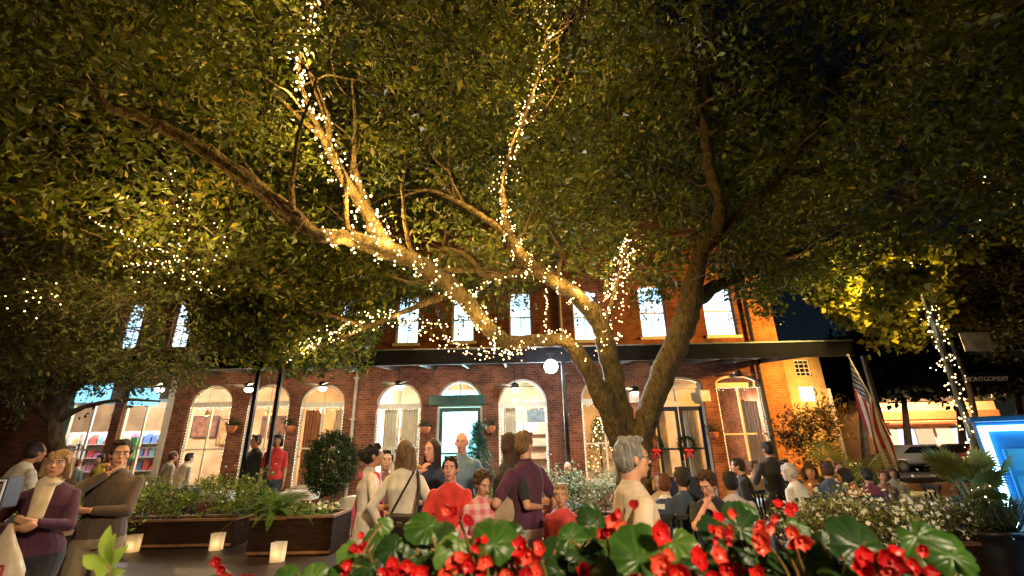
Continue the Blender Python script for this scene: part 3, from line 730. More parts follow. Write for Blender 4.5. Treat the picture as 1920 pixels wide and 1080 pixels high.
# a few lamps up in the crown's far right
# ================================================================= smaller trees
def tree(root, trunk_rows, limb_rows, cents, nleaf, leaf, rad, leafm, keep=None, twigs=True, bark=BARKD, ratio=.45, tints=(0,1)):
    m = MB(); C, rr = limb_pts(trunk_rows); C, rr = wobble(C, rr, .15); m.tube(C, rr, 12); adopt(m.build('trunk', bark, None, True), root)
    for rows in limb_rows:
        C, rr = limb_pts(rows); C, rr = wobble(C, rr, .3); b = MB(); b.tube(C, rr, 7); adopt(b.build('limb', bark, None, True), root)
    if len(cents): sprays(cents, nleaf, leaf, rad, 'crown', leafm, root, twigs, .1, ratio, keep=keep, tints=tints)
def blob(c, r, n, shell=.35):
    u = unit(rng.normal(size=(n,3))); k = (shell + (1-shell)*rng.random((n,1))**.5); return np.array(c) + u*k*np.array(r)
# the small tree in the planter at the left
lt = empty('planter_tree', ground(112, 5.6), label='small dark leafy tree in the planter behind the woman with the bag', cat='tree')
LEAFD = leafmat('dark_leaf', (.03,.045,.010), (.13,.155,.038), .5, .35)
cs = []
for px, py, Y, r, n in [(60,560,5.8,(.75,.8,.6),300),(170,600,5.6,(.7,.7,.55),260),(40,680,5.9,(.7,.7,.45),170),(200,690,5.6,(.8,.7,.30),170),(110,700,5.7,(.7,.6,.35),130),(280,600,6.0,(.6,.7,.5),220),(330,680,6.2,(.5,.6,.35),130),(110,500,6.0,(1.1,.9,.5),330),(-30,600,5.6,(.7,.7,.7),150),(250,520,6.2,(.8,.8,.45),240),(250,715,5.6,(.55,.5,.10),40),(15,745,5.6,(.35,.5,.14),40)]:
    cs.append(blob(at(px,py,Y), r, int(n*.62), .1))
LTC = np.concatenate(cs)
tree(lt, [(132,935,5.5,42),(118,880,5.55,36),(106,820,5.6,33),(100,772,5.6,30)],
     [[(102,790,5.6,28),(70,760,5.6,18),(20,730,5.6,10),(-30,720,5.6,5)],[(100,780,5.6,26),(96,720,5.7,16),(70,640,5.8,10),(50,560,5.9,5)],[(100,785,5.6,26),(130,740,5.6,16),(160,660,5.6,10),(190,580,5.7,5)],
      [(104,792,5.6,22),(150,766,5.6,13),(220,750,5.6,9),(300,752,5.7,5)],[(100,772,5.6,20),(115,690,5.6,14),(118,600,5.7,9),(120,500,5.8,4)],[(130,740,5.6,12),(200,690,5.6,8),(270,640,5.8,6),(330,610,6.0,3)],[(80,765,5.6,12),(50,720,5.6,8),(20,660,5.6,6),(-10,600,5.6,3)]],
     LTC, 16, .062, .24, LEAFD, keep=gaps)
# ================================================================= planters and plants of the square
WOODD = mat('dark_stained_wood', (.030,.016,.011), .8, .35, 5, .3, 30, stretch=(1,1,6), spec=.06)
WOODR = mat('reddish_wood_rim', (.22,.11,.06), .55, .25, 5)
SOIL = mat('potting_soil', (.03,.022,.015), .95, .4, 20)
HEDGE = leafmat('hedge_leaf', (.08,.14,.016), (.40,.52,.07), .5, .35)
FERN = leafmat('fern_leaf', (.08,.20,.02), (.26,.46,.06), .5, .35)
TOPI = leafmat('topiary_leaf', (.010,.026,.008), (.035,.065,.016), .5, .2)
PALM = leafmat('palm_leaf', (.08,.10,.02), (.22,.22,.05), .45, .3)
PETALW = mat('white_petal', (.80,.78,.66), .6, .08, 20)
def planter(x, y, L, D, H, rz, label, m=WOODD, name='planter_box', group=None):
    root = empty(name, (x, y, 0), rz, label, 'planter', group)
    b = MB(); n = max(2, int(L/.16)); 
    for i in range(n):
        a = -L/2 + L*i/n; b.box(a+.003, a+L/n-.003, -D/2, -D/2+.025, .03, H-.04); b.box(a+.003, a+L/n-.003, D/2-.025, D/2, .03, H-.04)
    b.box(-L/2, -L/2+.02, -D/2+.026, D/2-.026, .03, H-.04); b.box(L/2-.02, L/2, -D/2+.026, D/2-.026, .03, H-.04)
    b.box(-L/2+.021, L/2-.021, -D/2+.026, D/2-.026, .01, .05); o = b.build('box', m); o.parent = root
    r = MB(); t = .06
    r.box(-L/2-.02, L/2+.02, -D/2-.02, -D/2+t, H-.039, H); r.box(-L/2-.02, L/2+.02, D/2-t, D/2+.02, H-.039, H)
    r.box(-L/2-.02, -L/2+t, -D/2+t, D/2-t, H-.039, H); r.box(L/2-t, L/2+.02, -D/2+t, D/2-t, H-.039, H)
    o = r.build('rim', WOODR); o.parent = root
    k = MB().box(-L/2+.01, L/2-.01, -D/2-.012, -D/2-.002, .03, .075).build('foot_rail', WOODR); k.parent = root
    s = MB().box(-L/2+.026, L/2-.026, -D/2+.03, D/2-.03, H-.12, H-.06).build('soil', SOIL); s.parent = root
    return root
def flowers(C, r, m, name, root):
    """small five-petalled blossoms at points C"""
    N = len(C); Q = []
    nrm = unit(rng.normal(size=(N,3)) + np.array([0,-.6,1.0])); a = unit(np.cross(nrm, rng.normal(size=(N,3)))); b = np.cross(nrm, a)
    s = (r*(.7+.6*rng.random(N)))[:,None]
    for k in range(4):
        t = 2*math.pi*k/4; d = a*math.cos(t)+b*math.sin(t); e = -a*math.sin(t)+b*math.cos(t)
        Q.append(np.stack([C, C+d*s*.6+e*s*.4+nrm*s*.15, C+d*s+nrm*s*.1, C+d*s*.6-e*s*.4+nrm*s*.15], 1))
    o = quads_mesh(name, np.concatenate(Q), m); o.parent = root; o.matrix_parent_inverse = root.matrix_basis.inverted(); return o
def shrub(x, y, L, D, z0, z1, n, label, leafm=HEDGE, leaf=.06, fl=0, name='flowering_shrub', cat='shrub', flm=PETALW, rad=.16, nl=18, flr=.022):
    root = empty(name, (x, y, z0), 0, label, cat)
    P = np.stack([x+rng.uniform(-L/2,L/2,n), y+rng.uniform(-D/2,D/2,n), rng.random(n)], 1)
    hump = .72+.28*np.sin(P[:,0]*3.1+x*7)*np.cos(P[:,0]*1.7+2)
    P[:,2] = z0 + (z1-z0)*P[:,2]**.6*hump
    sprays(P, nl, leaf, rad, 'foliage', leafm, root, True, -.5, .5)
    m = MB()
    for i in range(max(4,int(L*5))):
        a = Vector((x+random.uniform(-L/2,L/2)*.9, y+random.uniform(-D/2,D/2)*.7, z0-.06)); b = a+Vector((random.uniform(-.15,.15),random.uniform(-.1,.1),(z1-z0)*random.uniform(.5,.85)))
        m.tube([a,(a+b)/2+Vector((random.uniform(-.04,.04),0,0)),b], [.008,.006,.003], 5)
    st_ = m.build('stems', TWIG); st_['kind'] = 'stuff'; adopt(st_, root)
    if fl:
        C = P[rng.integers(0, n, fl)] + rng.normal(size=(fl,3))*np.array([.14,.12,.10]) + np.array([0,-.06,.08])
        flowers(C, flr, flm, 'blossoms', root)
    return root
def px_rect(p0, p1, Y): a, b = ground(p0, Y), ground(p1, Y); return (a.x+b.x)/2, abs(b.x-a.x)
# row behind the walkway, left
x, L = px_rect(262, 478, 9.9); planter(x, 9.9, L, .6, .50, 0, 'long dark wooden planter under the white flowering shrubs at the left')
shrub(x, 9.95, L+.5, .8, .46, 1.42, 290, 'leafy green shrub with cream blossoms filling the long left planter', fl=230)
x, L = px_rect(556, 655, 9.2); planter(x, 9.2, L, .95, .62, 0, 'square dark wooden planter holding the round topiary bush')
top = empty('topiary_bush', (x, 9.2, .6), 0, 'dense dark green topiary bush clipped round beside the woman in the pink scarf', 'bush')
tx = at(621, 868, 9.2); c = blob(tx, (.47,.45,.60), 620, .55)
sprays(c, 26, .045, .10, 'foliage', TOPI, top, False, 0, .5)
m = MB(); m.tube([(x,9.2,.52),(tx.x,9.2,tx.z+.2)], [.035,.02], 8); adopt(m.build('stem', BARKD), top)
cs_ = np.array([[x+random.uniform(-.5,.5), 8.95+random.uniform(-.1,.2), .68+random.uniform(0,.15)] for _ in range(60)])
bx = empty('white_flowers', (x, 9.0, .62), 0, 'small white flowers edging the square topiary planter', 'flowers'); flowers(cs_, .035, PETALW, 'blossoms', bx)
sprays(cs_-np.array([0,0,.06]), 10, .05, .10, 'foliage', HEDGE, bx, False, 0, .5)
def fern(loc, n, ln, label, leafm=FERN, name='fern', leafl=.075, up=1.0, droop=.9, seed=1):
    root = empty(name, loc, 0, label, 'fern'); r2 = random.Random(seed); Q = []; st = MB(); T = []
    for i in range(n):
        az = r2.uniform(0, 2*math.pi); l = ln*r2.uniform(.65,1.1); el = r2.uniform(.35,1.25)*up
        h = Vector((math.cos(az), math.sin(az), 0)); p = Vector(loc); path = [p.copy()]; e = el
        for k in range(10):
            d = h*math.cos(e)+Vector((0,0,1))*math.sin(e); p = p+d*l/10; path.append(p.copy()); e -= droop*.16*r2.uniform(.7,1.3)
        st.tube(path, np.linspace(.006,.002,11), 4)
        for k in range(1, 30):
            t = k/30*10; i0 = min(int(t),9); c = path[i0].lerp(path[i0+1], t-i0); dd = (path[i0+1]-path[i0]).normalized(); sd = dd.cross(Vector((0,0,1))).normalized()
            ll = leafl*math.sin(math.pi*(.12+.86*k/30))+.01
            for s in (-1,1):
                ax = (sd*s+dd*.35+Vector((0,0,-.25))).normalized(); tip = c+ax*ll; w = dd*ll*.13
                Q.append([c, c+ax*ll*.4+w, tip, c+ax*ll*.4-w]); T.append(r2.random())
    st.build('stalks', mat('fern_stalk', (.08,.10,.02), .6)).parent = root; root.children[0].matrix_parent_inverse = root.matrix_basis.inverted()
    adopt(quads_mesh('fronds', np.array([[tuple(v) for v in q] for q in Q]), leafm, None, T), root); return root
p = ground(535, 9.0); pot = planter(p.x, 9.05, .62, .62, .60, 0, 'small dark planter between the long one and the topiary planter')
fern((p.x, 8.95, .60), 75, .98, 'bright green fern arching over its dark planter beside the topiary bush', seed=3)
# centre: box with the speckled shrub, right of the couple
x, L = px_rect(985, 1040, 7.7); planter(x, 7.75, .75, .6, .40, 0, 'small dark wooden planter behind the hugging couple')
x, L = px_rect(1000, 1160, 9.4); planter(x, 9.5, L, .6, .45, 0, 'dark planter left of the oak trunk')
shrub(x, 9.45, L+.3, .7, .42, 1.32, 190, 'pale variegated shrub speckled with white blossoms left of the oak trunk', fl=230, leaf=.055, leafm=leafmat('variegated_leaf', (.10,.15,.05), (.52,.56,.32), .5, .3))
x, L = px_rect(905, 1000, 9.9); shrub(x, 10.0, L, .5, .05, 1.1, 70, 'green shrub growing behind the bald man and the couple', leaf=.07)
planter(x, 10.0, L, .45, .38, 0, 'low dark planter behind the bald man')
# small conifer beside the green board door
cf = empty('conifer_tree', ground(885, 13.6), 0, 'small dark conifer with tiny lights beside the lit doorway', 'tree'); gg = ground(895, 13.6)
cc = []
for i in range(420):
    t = rng.random()**.7; rad_ = .75*(1-t)+.05; a = rng.random()*6.28; cc.append([gg.x+math.cos(a)*rad_*rng.random()**.4, 13.6+math.sin(a)*rad_*rng.random()**.4, .35+t*2.0])
sprays(np.array(cc), 16, .07, .14, 'crown', leafmat('conifer_leaf', (.012,.05,.035), (.05,.12,.08), .5, .2), cf, False, .4, .3)
m = MB(); m.tube([(gg.x,13.6,0),(gg.x,13.6,2.2)], [.06,.015], 8); adopt(m.build('trunk', BARKD), cf)
# right: long flowering row in front of the right-hand tables
HEDGEY = leafmat('yellow_hedge_leaf', (.10,.12,.022), (.36,.35,.10), .5, .3)
x, L = px_rect(1462, 1640, 5.6); planter(x, 5.6, L, .6, .55, 0, 'long dark planter in front of the right-hand diners')
shrub(x, 5.6, L+.2, .85, .5, 1.15, 260, 'yellow green shrub dotted with cream blossoms before the right-hand diners', HEDGEY, .05, 620)
x, L = px_rect(1655, 1770, 6.4); planter(x, 6.4, L, .6, .5, 0, 'dark planter left of the potted palm')
shrub(x, 6.4, L+.1, .7, .45, 1.02, 140, 'loose pale flowering shrub left of the potted palm', HEDGEY, .05, 300)
# palms
def fanpalm(loc, n, ln, label, seed, leafm=PALM, cat='palm', pot=None, fan=.40, el0=(.2,1.3)):
    root = empty('fan_palm', loc, 0, label, cat); r2 = random.Random(seed); st = MB(); Q = []; T = []
    for i in range(n):
        az = 2*math.pi*(i+r2.random()*.6)/n; e = r2.uniform(*el0); h = Vector((math.cos(az), math.sin(az), 0))
        d = h*math.cos(e)+Vector((0,0,1))*math.sin(e); l = ln*r2.uniform(.6,1.05)
        a = Vector(loc); b = a+d*l; mid = (a+b)/2+Vector((0,0,.05)); st.tube([a,mid,b], [.012,.009,.006], 5)
        sd = d.cross(Vector((0,0,1))).normalized(); up = sd.cross(d)
        tn = r2.random()
        for k in range(22):
            t = (k/21-.5)*2*R(118); ax = (d*math.cos(t)+sd*math.sin(t)-up*.18*abs(math.sin(t))).normalized(); ll = fan*(1-.35*(abs(t)/R(118))**2)*r2.uniform(.9,1.08)
            pr = ax.cross(up).normalized(); w = pr*.016; tip = b+ax*ll+Vector((0,0,-.10*ll))
            Q.append([b, b+ax*ll*.55+w*1.5, tip, b+ax*ll*.55-w*1.5]); T.append(tn*.6+.4*r2.random())
    adopt(st.build('stalks', mat('palm_stalk', (.14,.15,.04), .5)), root)
    adopt(quads_mesh('fronds', np.array([[tuple(v) for v in q] for q in Q]), leafm, None, T), root); return root
def bigpot(x, y, r, h, label, m):
    root = empty('plant_pot', (x, y, 0), 0, label, 'pot')
    b = MB(); b.lathe([(r*.72,0.0),(r*.78,.04),(r*.95,h*.7),(r,h*.9),(r*1.06,h*.91),(r*1.06,h),(r*.93,h),(r*.9,h-.08)], 22); b.build('pot', m, root, True)
    return root
POTD = mat('dark_glazed_pot', (.03,.025,.03), .35, .3, 6)
p = ground(1785, 6.3); bigpot(p.x, 6.3, .36, .62, 'large dark glazed pot under the palm near the blue kiosk', POTD)
fanpalm((p.x, 6.3, .80), 11, .62, 'potted fan palm with a pale fan of leaves beside the light-wrapped post', 5, fan=.30, el0=(.45,1.35))
gr = empty('grass_plant', (p.x+.1, 6.2, .55), 0, 'dark spiky grass spilling over the big pot near the kiosk', 'plant'); Q=[]; T=[]
for i in range(420):
    a = rng.random()*6.28; l = .35+.4*rng.random(); h = np.array([math.cos(a), math.sin(a), 0]); b0 = np.array([p.x+.1,6.2,.58])+h*.2*rng.random(); s = np.cross(h,[0,0,1])*.006
    m1 = b0+h*l*.35+np.array([0,0,l*.55]); e1 = b0+h*l*.85+np.array([0,0,l*.25]); Q += [[b0-s,b0+s,m1+s,m1-s],[m1-s,m1+s,e1+s*.2,e1-s*.2]]; T += [rng.random()]*2
adopt(quads_mesh('blades', np.array(Q), leafmat('grass_blade', (.02,.03,.012), (.08,.09,.03), .5, .2), None, T), gr)
p = at(1570, 850, 10.6); bigpot(p.x, 10.6, .3, .55, 'dark pot under the bright fan palm by the annex corner', POTD)
fanpalm((p.x, 10.6, .6), 15, .85, 'bright yellow green fan palm lit before the annex corner', 9, fan=.62)
# tall croton-like shrub in front of the annex
rs = empty('tall_shrub', ground(1515, 12.5), 0, 'tall reddish leaved shrub standing before the ochre annex wall', 'shrub'); cs_ = np.concatenate([blob(at(1500,820,12.5), (.45,.4,.75), 90, .1), blob(at(1545,795,12.5), (.5,.4,.7), 80, .1)])
sprays(cs_, 12, .13, .25, 'foliage', leafmat('croton_leaf', (.05,.03,.012), (.16,.11,.035), .5, .3), rs, True, -.3, .35)
m = MB(); q = ground(1515,12.5); m.tube([q, q+Vector((-.1,0,1.2))], [.03,.015], 6); m.tube([q, q+Vector((.3,0,1.6))], [.03,.012], 6); adopt(m.build('stems', TWIG), rs)
# big planter of the left tree
p0 = ground(70, 5.7); planter(ground(120,5.4).x-.85, 5.5, 2.4, 1.1, .92, R(-4), 'big dark planter box with reddish rim holding the left tree')
x, L = px_rect(150, 262, 6.4); shrub(x-.1, 6.2, 1.3, .8, .8, 1.28, 110, 'green plants and small white flowers round the left tree trunk', fl=70, leaf=.06)

# ================================================================= right-hand trees, maple, far trees
MAPLE = leafmat('maple_leaf', (.07,.08,.008), (.46,.41,.03), .5, .45)
mp = empty('maple_tree', ground(1745, 10.6), 0, 'maple tree glowing yellow round the street lamp', 'tree')
cs = []
for px, py, Y, r, n in [(1690,520,8.0,(.55,.3,.35),46),(1655,560,8.6,(.5,.35,.4),50),(1735,470,8.3,(.7,.4,.35),60),(1590,560,10.4,(.6,.6,.45),70),(1620,560,10.2,(.75,.7,.70),120),(1700,565,10.2,(.85,.7,.85),190),(1640,505,10.4,(.9,.8,.5),130),(1740,500,10.6,(1.0,.8,.6),130),(1770,590,10.6,(.55,.6,.5),60),(1700,625,10.3,(.6,.6,.25),50),(1580,520,10.6,(.7,.7,.5),80),(1830,500,11,(1.1,.8,.7),120),(1870,600,11,(.7,.7,.6),60),(1850,560,11,(.6,.6,.3),40)]:
    cs.append(blob(at(px,py,Y), r, n, .15))
tree(mp, [(1850,905,10.6,14),(1835,820,10.6,13),(1815,720,10.6,12),(1775,620,10.6,10)], [[(1755,640,10.6,14),(1735,580,10.5,10),(1712,540,10.4,7),(1680,500,10.3,4)],[(1755,630,10.6,12),(1790,560,10.7,8),(1840,500,10.9,5)],[(1740,590,10.5,8),(1690,590,10.3,5),(1640,560,10.2,3)]],
     np.concatenate(cs), 16, .15, .28, MAPLE, ratio=.75)
LEAFR = leafmat('right_tree_leaf', (.016,.018,.006), (.06,.052,.016), .5, .3)
rt = empty('leafy_tree', ground(1960, 9.5), 0, 'dark leafy tree at the far right behind the kiosk', 'tree')
cs = []
for px, py, Y, r, n in [(1900,330,9.5,(1.6,1.2,1.2),420),(1880,450,9.8,(1.0,1,.6),200),(1910,560,9.8,(.7,.8,.9),220),(1890,640,9.8,(.5,.6,.35),90),(1960,450,9.5,(1.2,1,1.2),200)]:
    cs.append(blob(at(px,py,Y), r, n, .1))
tree(rt, [(1985,905,9.5,40),(1975,760,9.5,34),(1960,600,9.5,28)], [[(1960,600,9.5,20),(1915,500,9.6,10),(1880,400,9.6,6)]], np.concatenate(cs), 18, .11, .34, LEAFR)
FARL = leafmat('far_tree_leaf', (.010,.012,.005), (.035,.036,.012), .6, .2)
FT = [(1610,25,720,3.0,'dark tree across the street just right of the canopy end'),(1690,27,705,3.8,'broad dark tree across the street above the lit shopfronts'),(1790,28,690,4.0,'dark tree across the street behind the lamp post'),(1900,27,670,4.2,'dark tree across the street above the kiosk')]
for px, Y, py, r, lab in FT:
    p = ground(px, Y); c = at(px, py, Y); t = empty('street_tree', p, 0, lab, 'tree')
    cs = blob(c, (r, r*.8, r*.85), 700, .2); cs = cs[cs[:,2] > 4.3]
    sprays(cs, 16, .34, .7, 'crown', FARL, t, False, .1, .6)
    m = MB(); m.tube([p, Vector((c.x, c.y, c.z))], [.22,.1], 8); adopt(m.build('trunk', BARKD), t)
# small dark trees beyond the left end of the frame are not needed: the oak and the planter tree close it
# ================================================================= the begonias in the raised trough before the camera
BEG = []
def begmat(name, c, c2):
    m, n, l, p = _base(name); p.inputs['Roughness'].default_value = .38; p.inputs['Specular IOR Level'].default_value = .45
    tc = n.new('ShaderNodeTexCoord'); nz = n.new('ShaderNodeTexNoise'); nz.inputs['Scale'].default_value = 14; nz.inputs['Detail'].default_value = 4
    l.new(tc.outputs['Object'], nz.inputs['Vector'])
    wv = n.new('ShaderNodeTexVoronoi'); wv.feature = 'DISTANCE_TO_EDGE'; wv.inputs['Scale'].default_value = 42; l.new(tc.outputs['Object'], wv.inputs['Vector'])
    cr = n.new('ShaderNodeValToRGB'); cr.color_ramp.elements[0].position = .3; cr.color_ramp.elements[1].position = .7; cr.color_ramp.elements[0].color = (*c,1); cr.color_ramp.elements[1].color = (*c2,1)
    l.new(nz.outputs[0], cr.inputs[0]); l.new(cr.outputs[0], p.inputs['Base Color'])
    b = n.new('ShaderNodeBump'); b.inputs['Strength'].default_value = .35; b.inputs['Distance'].default_value = .004; l.new(wv.outputs[0], b.inputs['Height']); l.new(b.outputs[0], p.inputs['Normal'])
    ve = n.new('ShaderNodeAttribute'); ve.attribute_name = 'vein'; vm = n.new('ShaderNodeMix'); vm.data_type = 'RGBA'; vf = n.new('ShaderNodeMath'); vf.operation = 'MULTIPLY'; vf.inputs[1].default_value = .55; l.new(ve.outputs['Fac'], vf.inputs[0])
    l.new(vf.outputs[0], vm.inputs[0]); l.new(cr.outputs[0], vm.inputs[6]); vm.inputs[7].default_value = (min(1,c2[0]*2.2), min(1,c2[1]*1.6), c2[2]*1.4, 1); l.new(vm.outputs[2], p.inputs['Base Color'])
    t = n.new('ShaderNodeBsdfTranslucent'); l.new(vm.outputs[2], t.inputs[0]); ms = n.new('ShaderNodeMixShader'); ms.inputs[0].default_value = .25
    l.new(p.outputs[0], ms.inputs[1]); l.new(t.outputs[0], ms.inputs[2]); l.new(ms.outputs[0], n['Material Output'].inputs[0]); return m
BL = [begmat('begonia_leaf', (.018,.060,.007), (.042,.105,.013)), begmat('begonia_leaf_dark', (.008,.028,.006), (.020,.052,.010)), begmat('begonia_leaf_pale', (.045,.105,.013), (.085,.16,.024))]
RED = begmat('begonia_red', (.50,.006,.010), (.72,.022,.018)); CORAL = begmat('begonia_coral', (.72,.045,.025), (.85,.13,.07)); DEEP = begmat('begonia_deep_red', (.30,.003,.006), (.45,.008,.012)); STEM = mat('begonia_stem', (.16,.10,.03), .4)
def leaf_bm(size, seed, cup=.25, asym=.25):
    """scalloped asymmetric begonia leaf with raised veins; returns verts, faces and a per-face vein value"""
    r2 = random.Random(seed); n = 72; rings = 7; v = [(0,0,0)]; f = []; ph = r2.uniform(0,6); vn = []; nv = 9
    va = [2*math.pi*(k+.5)/nv + r2.uniform(-.12,.12) for k in range(nv)]
    def vein(a, t):
        q = min(abs((a-x+math.pi) % (2*math.pi)-math.pi) for x in va); return max(0, 1-q*max(t,.15)/.05)
    for k in range(1, rings+1):
        t = k/rings
        for i in range(n):
            a = 2*math.pi*i/n; rr = (.50 + .17*math.cos(a) + .05*math.cos(2*a) + asym*.16*math.sin(a))
            notch = math.exp(-(min(abs(a-math.pi), 2*math.pi-abs(a-math.pi))/.30)**2); rr *= (1-.62*notch); rr *= 1+(.035*math.sin(11*a+ph)+.02*math.sin(23*a))*t
            q = min(abs((a-x+math.pi) % (2*math.pi)-math.pi) for x in va)
            z = size*(-cup*.55*t*t + .035*math.sin(5*a+ph)*t*t - .022*math.exp(-(q*t/.10)**2)) + size*.10*abs(math.sin(a))*t
            v.append((rr*t*math.cos(a)*size, rr*t*math.sin(a)*size, z))
    for i in range(n): f.append((0,1+i,1+(i+1)%n)); vn.append(vein(2*math.pi*(i+.5)/n, .15))
    for k in range(rings-1):
        for i in range(n): f.append((1+k*n+i,1+(k+1)*n+i,1+(k+1)*n+(i+1)%n,1+k*n+(i+1)%n)); vn.append(vein(2*math.pi*(i+.5)/n, (k+1.5)/rings))
    return v, f, vn
def petal(mb, c, axis, nrm, s, r2):
    axis = axis.normalized(); sd = nrm.cross(axis).normalized(); up = axis.cross(sd); n = 8; v = []; f = []
    for j in range(5):
        t = j/4
        for i in range(n+1):
            q = i/n*2-1; w = math.sin(math.pi*min(1,(.12+.88*t)**.8*.93))*.62
            p = c + axis*s*t*(1-.18*q*q*t) + sd*s*q*w + up*s*(.28*q*q*w + .30*t*t + .03*math.sin(q*6+t*5)); v.append(p)
    for j in range(4):
        for i in range(n): f.append((j*(n+1)+i, j*(n+1)+i+1, (j+1)*(n+1)+i+1, (j+1)*(n+1)+i))
    mb.add(v, f)
def blossom(c, s, seed, parent, m):
    r2 = random.Random(seed); mb = MB()
    for k in range(r2.choice([3,4,5])):
        mb.use(m if r2.random() < .6 else (RED if m is CORAL else CORAL) if r2.random() < .4 else DEEP); cc = c + Vector((r2.uniform(-.62,.62), r2.uniform(-.4,.3), r2.uniform(-.5,.5)))*s*1.0; nr = Vector((r2.uniform(-.5,.5), -1, r2.uniform(-.5,.6))).normalized(); a0 = nr.orthogonal().normalized(); th0 = r2.random()*6
        for i in range(5):
            th = th0 + i*2*math.pi/5 + r2.uniform(-.15,.15); ax = (Matrix.Rotation(th,3,nr) @ a0) + nr*.25
            petal(mb, cc, ax, nr, s*r2.uniform(.27,.42)*(1 if i % 2 else .8), r2)
        mb.ball(cc+nr*s*.06, s*.07, 6)
    o = mb.build('flower', None, None, True); adopt(o, parent); return o
ZS = 1.30
def begonia(px, Y, leaves, blooms, label, seed):
    """leaves: (px, py, size px, material, tilt, dY); blooms: (px, py, size px, kind)"""
    b0 = at(px, 1000, Y); base = Vector((b0.x, Y, ZS)); root = empty('begonia_plant', base, 0, label, 'flower', 'red begonias in the raised trough'); r2 = random.Random(seed); st = MB()
    leaves = list(leaves)+[(px+r2.uniform(-75,75), r2.uniform(1012 if px > 640 else 1066,1088), r2.uniform(30,58 if px > 640 else 40), r2.choice((0,1,1,1,2)), r2.uniform(25,75), r2.uniform(-.05,.16)) for _ in range(9 if px > 640 else 3)]
    for i, (lx, ly, s, mk, tilt, dY) in enumerate(leaves):
        c = at(lx, ly+21, Y+dY); size = s/F*c.y*.82; size *= .82; v, f, vn = leaf_bm(size, seed*31+i, r2.uniform(.15,.4), r2.uniform(-1,1)); cm = np.mean(np.array(v),0); v = [tuple(np.array(q)-cm) for q in v]
        me = bpy.data.meshes.new('leaf'); me.from_pydata(v, [], f); me.materials.append(BL[mk]); me.polygons.foreach_set('use_smooth', [True]*len(f)); at_ = me.attributes.new('vein', 'FLOAT', 'FACE'); at_.data.foreach_set('value', vn); o = link('leaf', me); adopt(o, root)
        # face tilted towards the viewer by 'tilt', tip hanging to a random side
        o.matrix_basis = Matrix.Translation(c) @ (Matrix.Rotation(R(tilt),4,'X') @ Matrix.Rotation(r2.uniform(-.35,.35),4,'Y') @ Matrix.Rotation(r2.uniform(0,6.28),4,'Z'))
        mid = (base+c)/2 + Vector((r2.uniform(-.03,.03), .02, .03)); st.tube(catmull([base+Vector((r2.uniform(-.05,.05),r2.uniform(-.05,.05),-.04)), mid, c], 5), np.linspace(.006,.003,11), 6)
    for i, (lx, ly, s, kd) in enumerate(blooms):
        c = at(lx, ly+15, Y-.06); blossom(c, s/F*c.y*.80, seed*17+i, root, CORAL if kd else RED)
        st.tube(catmull([base, (base+c)/2+Vector((.02,0,.03)), c], 5), np.linspace(.005,.002,11), 5)
    adopt(st.build('stems', STEM, None, True), root)
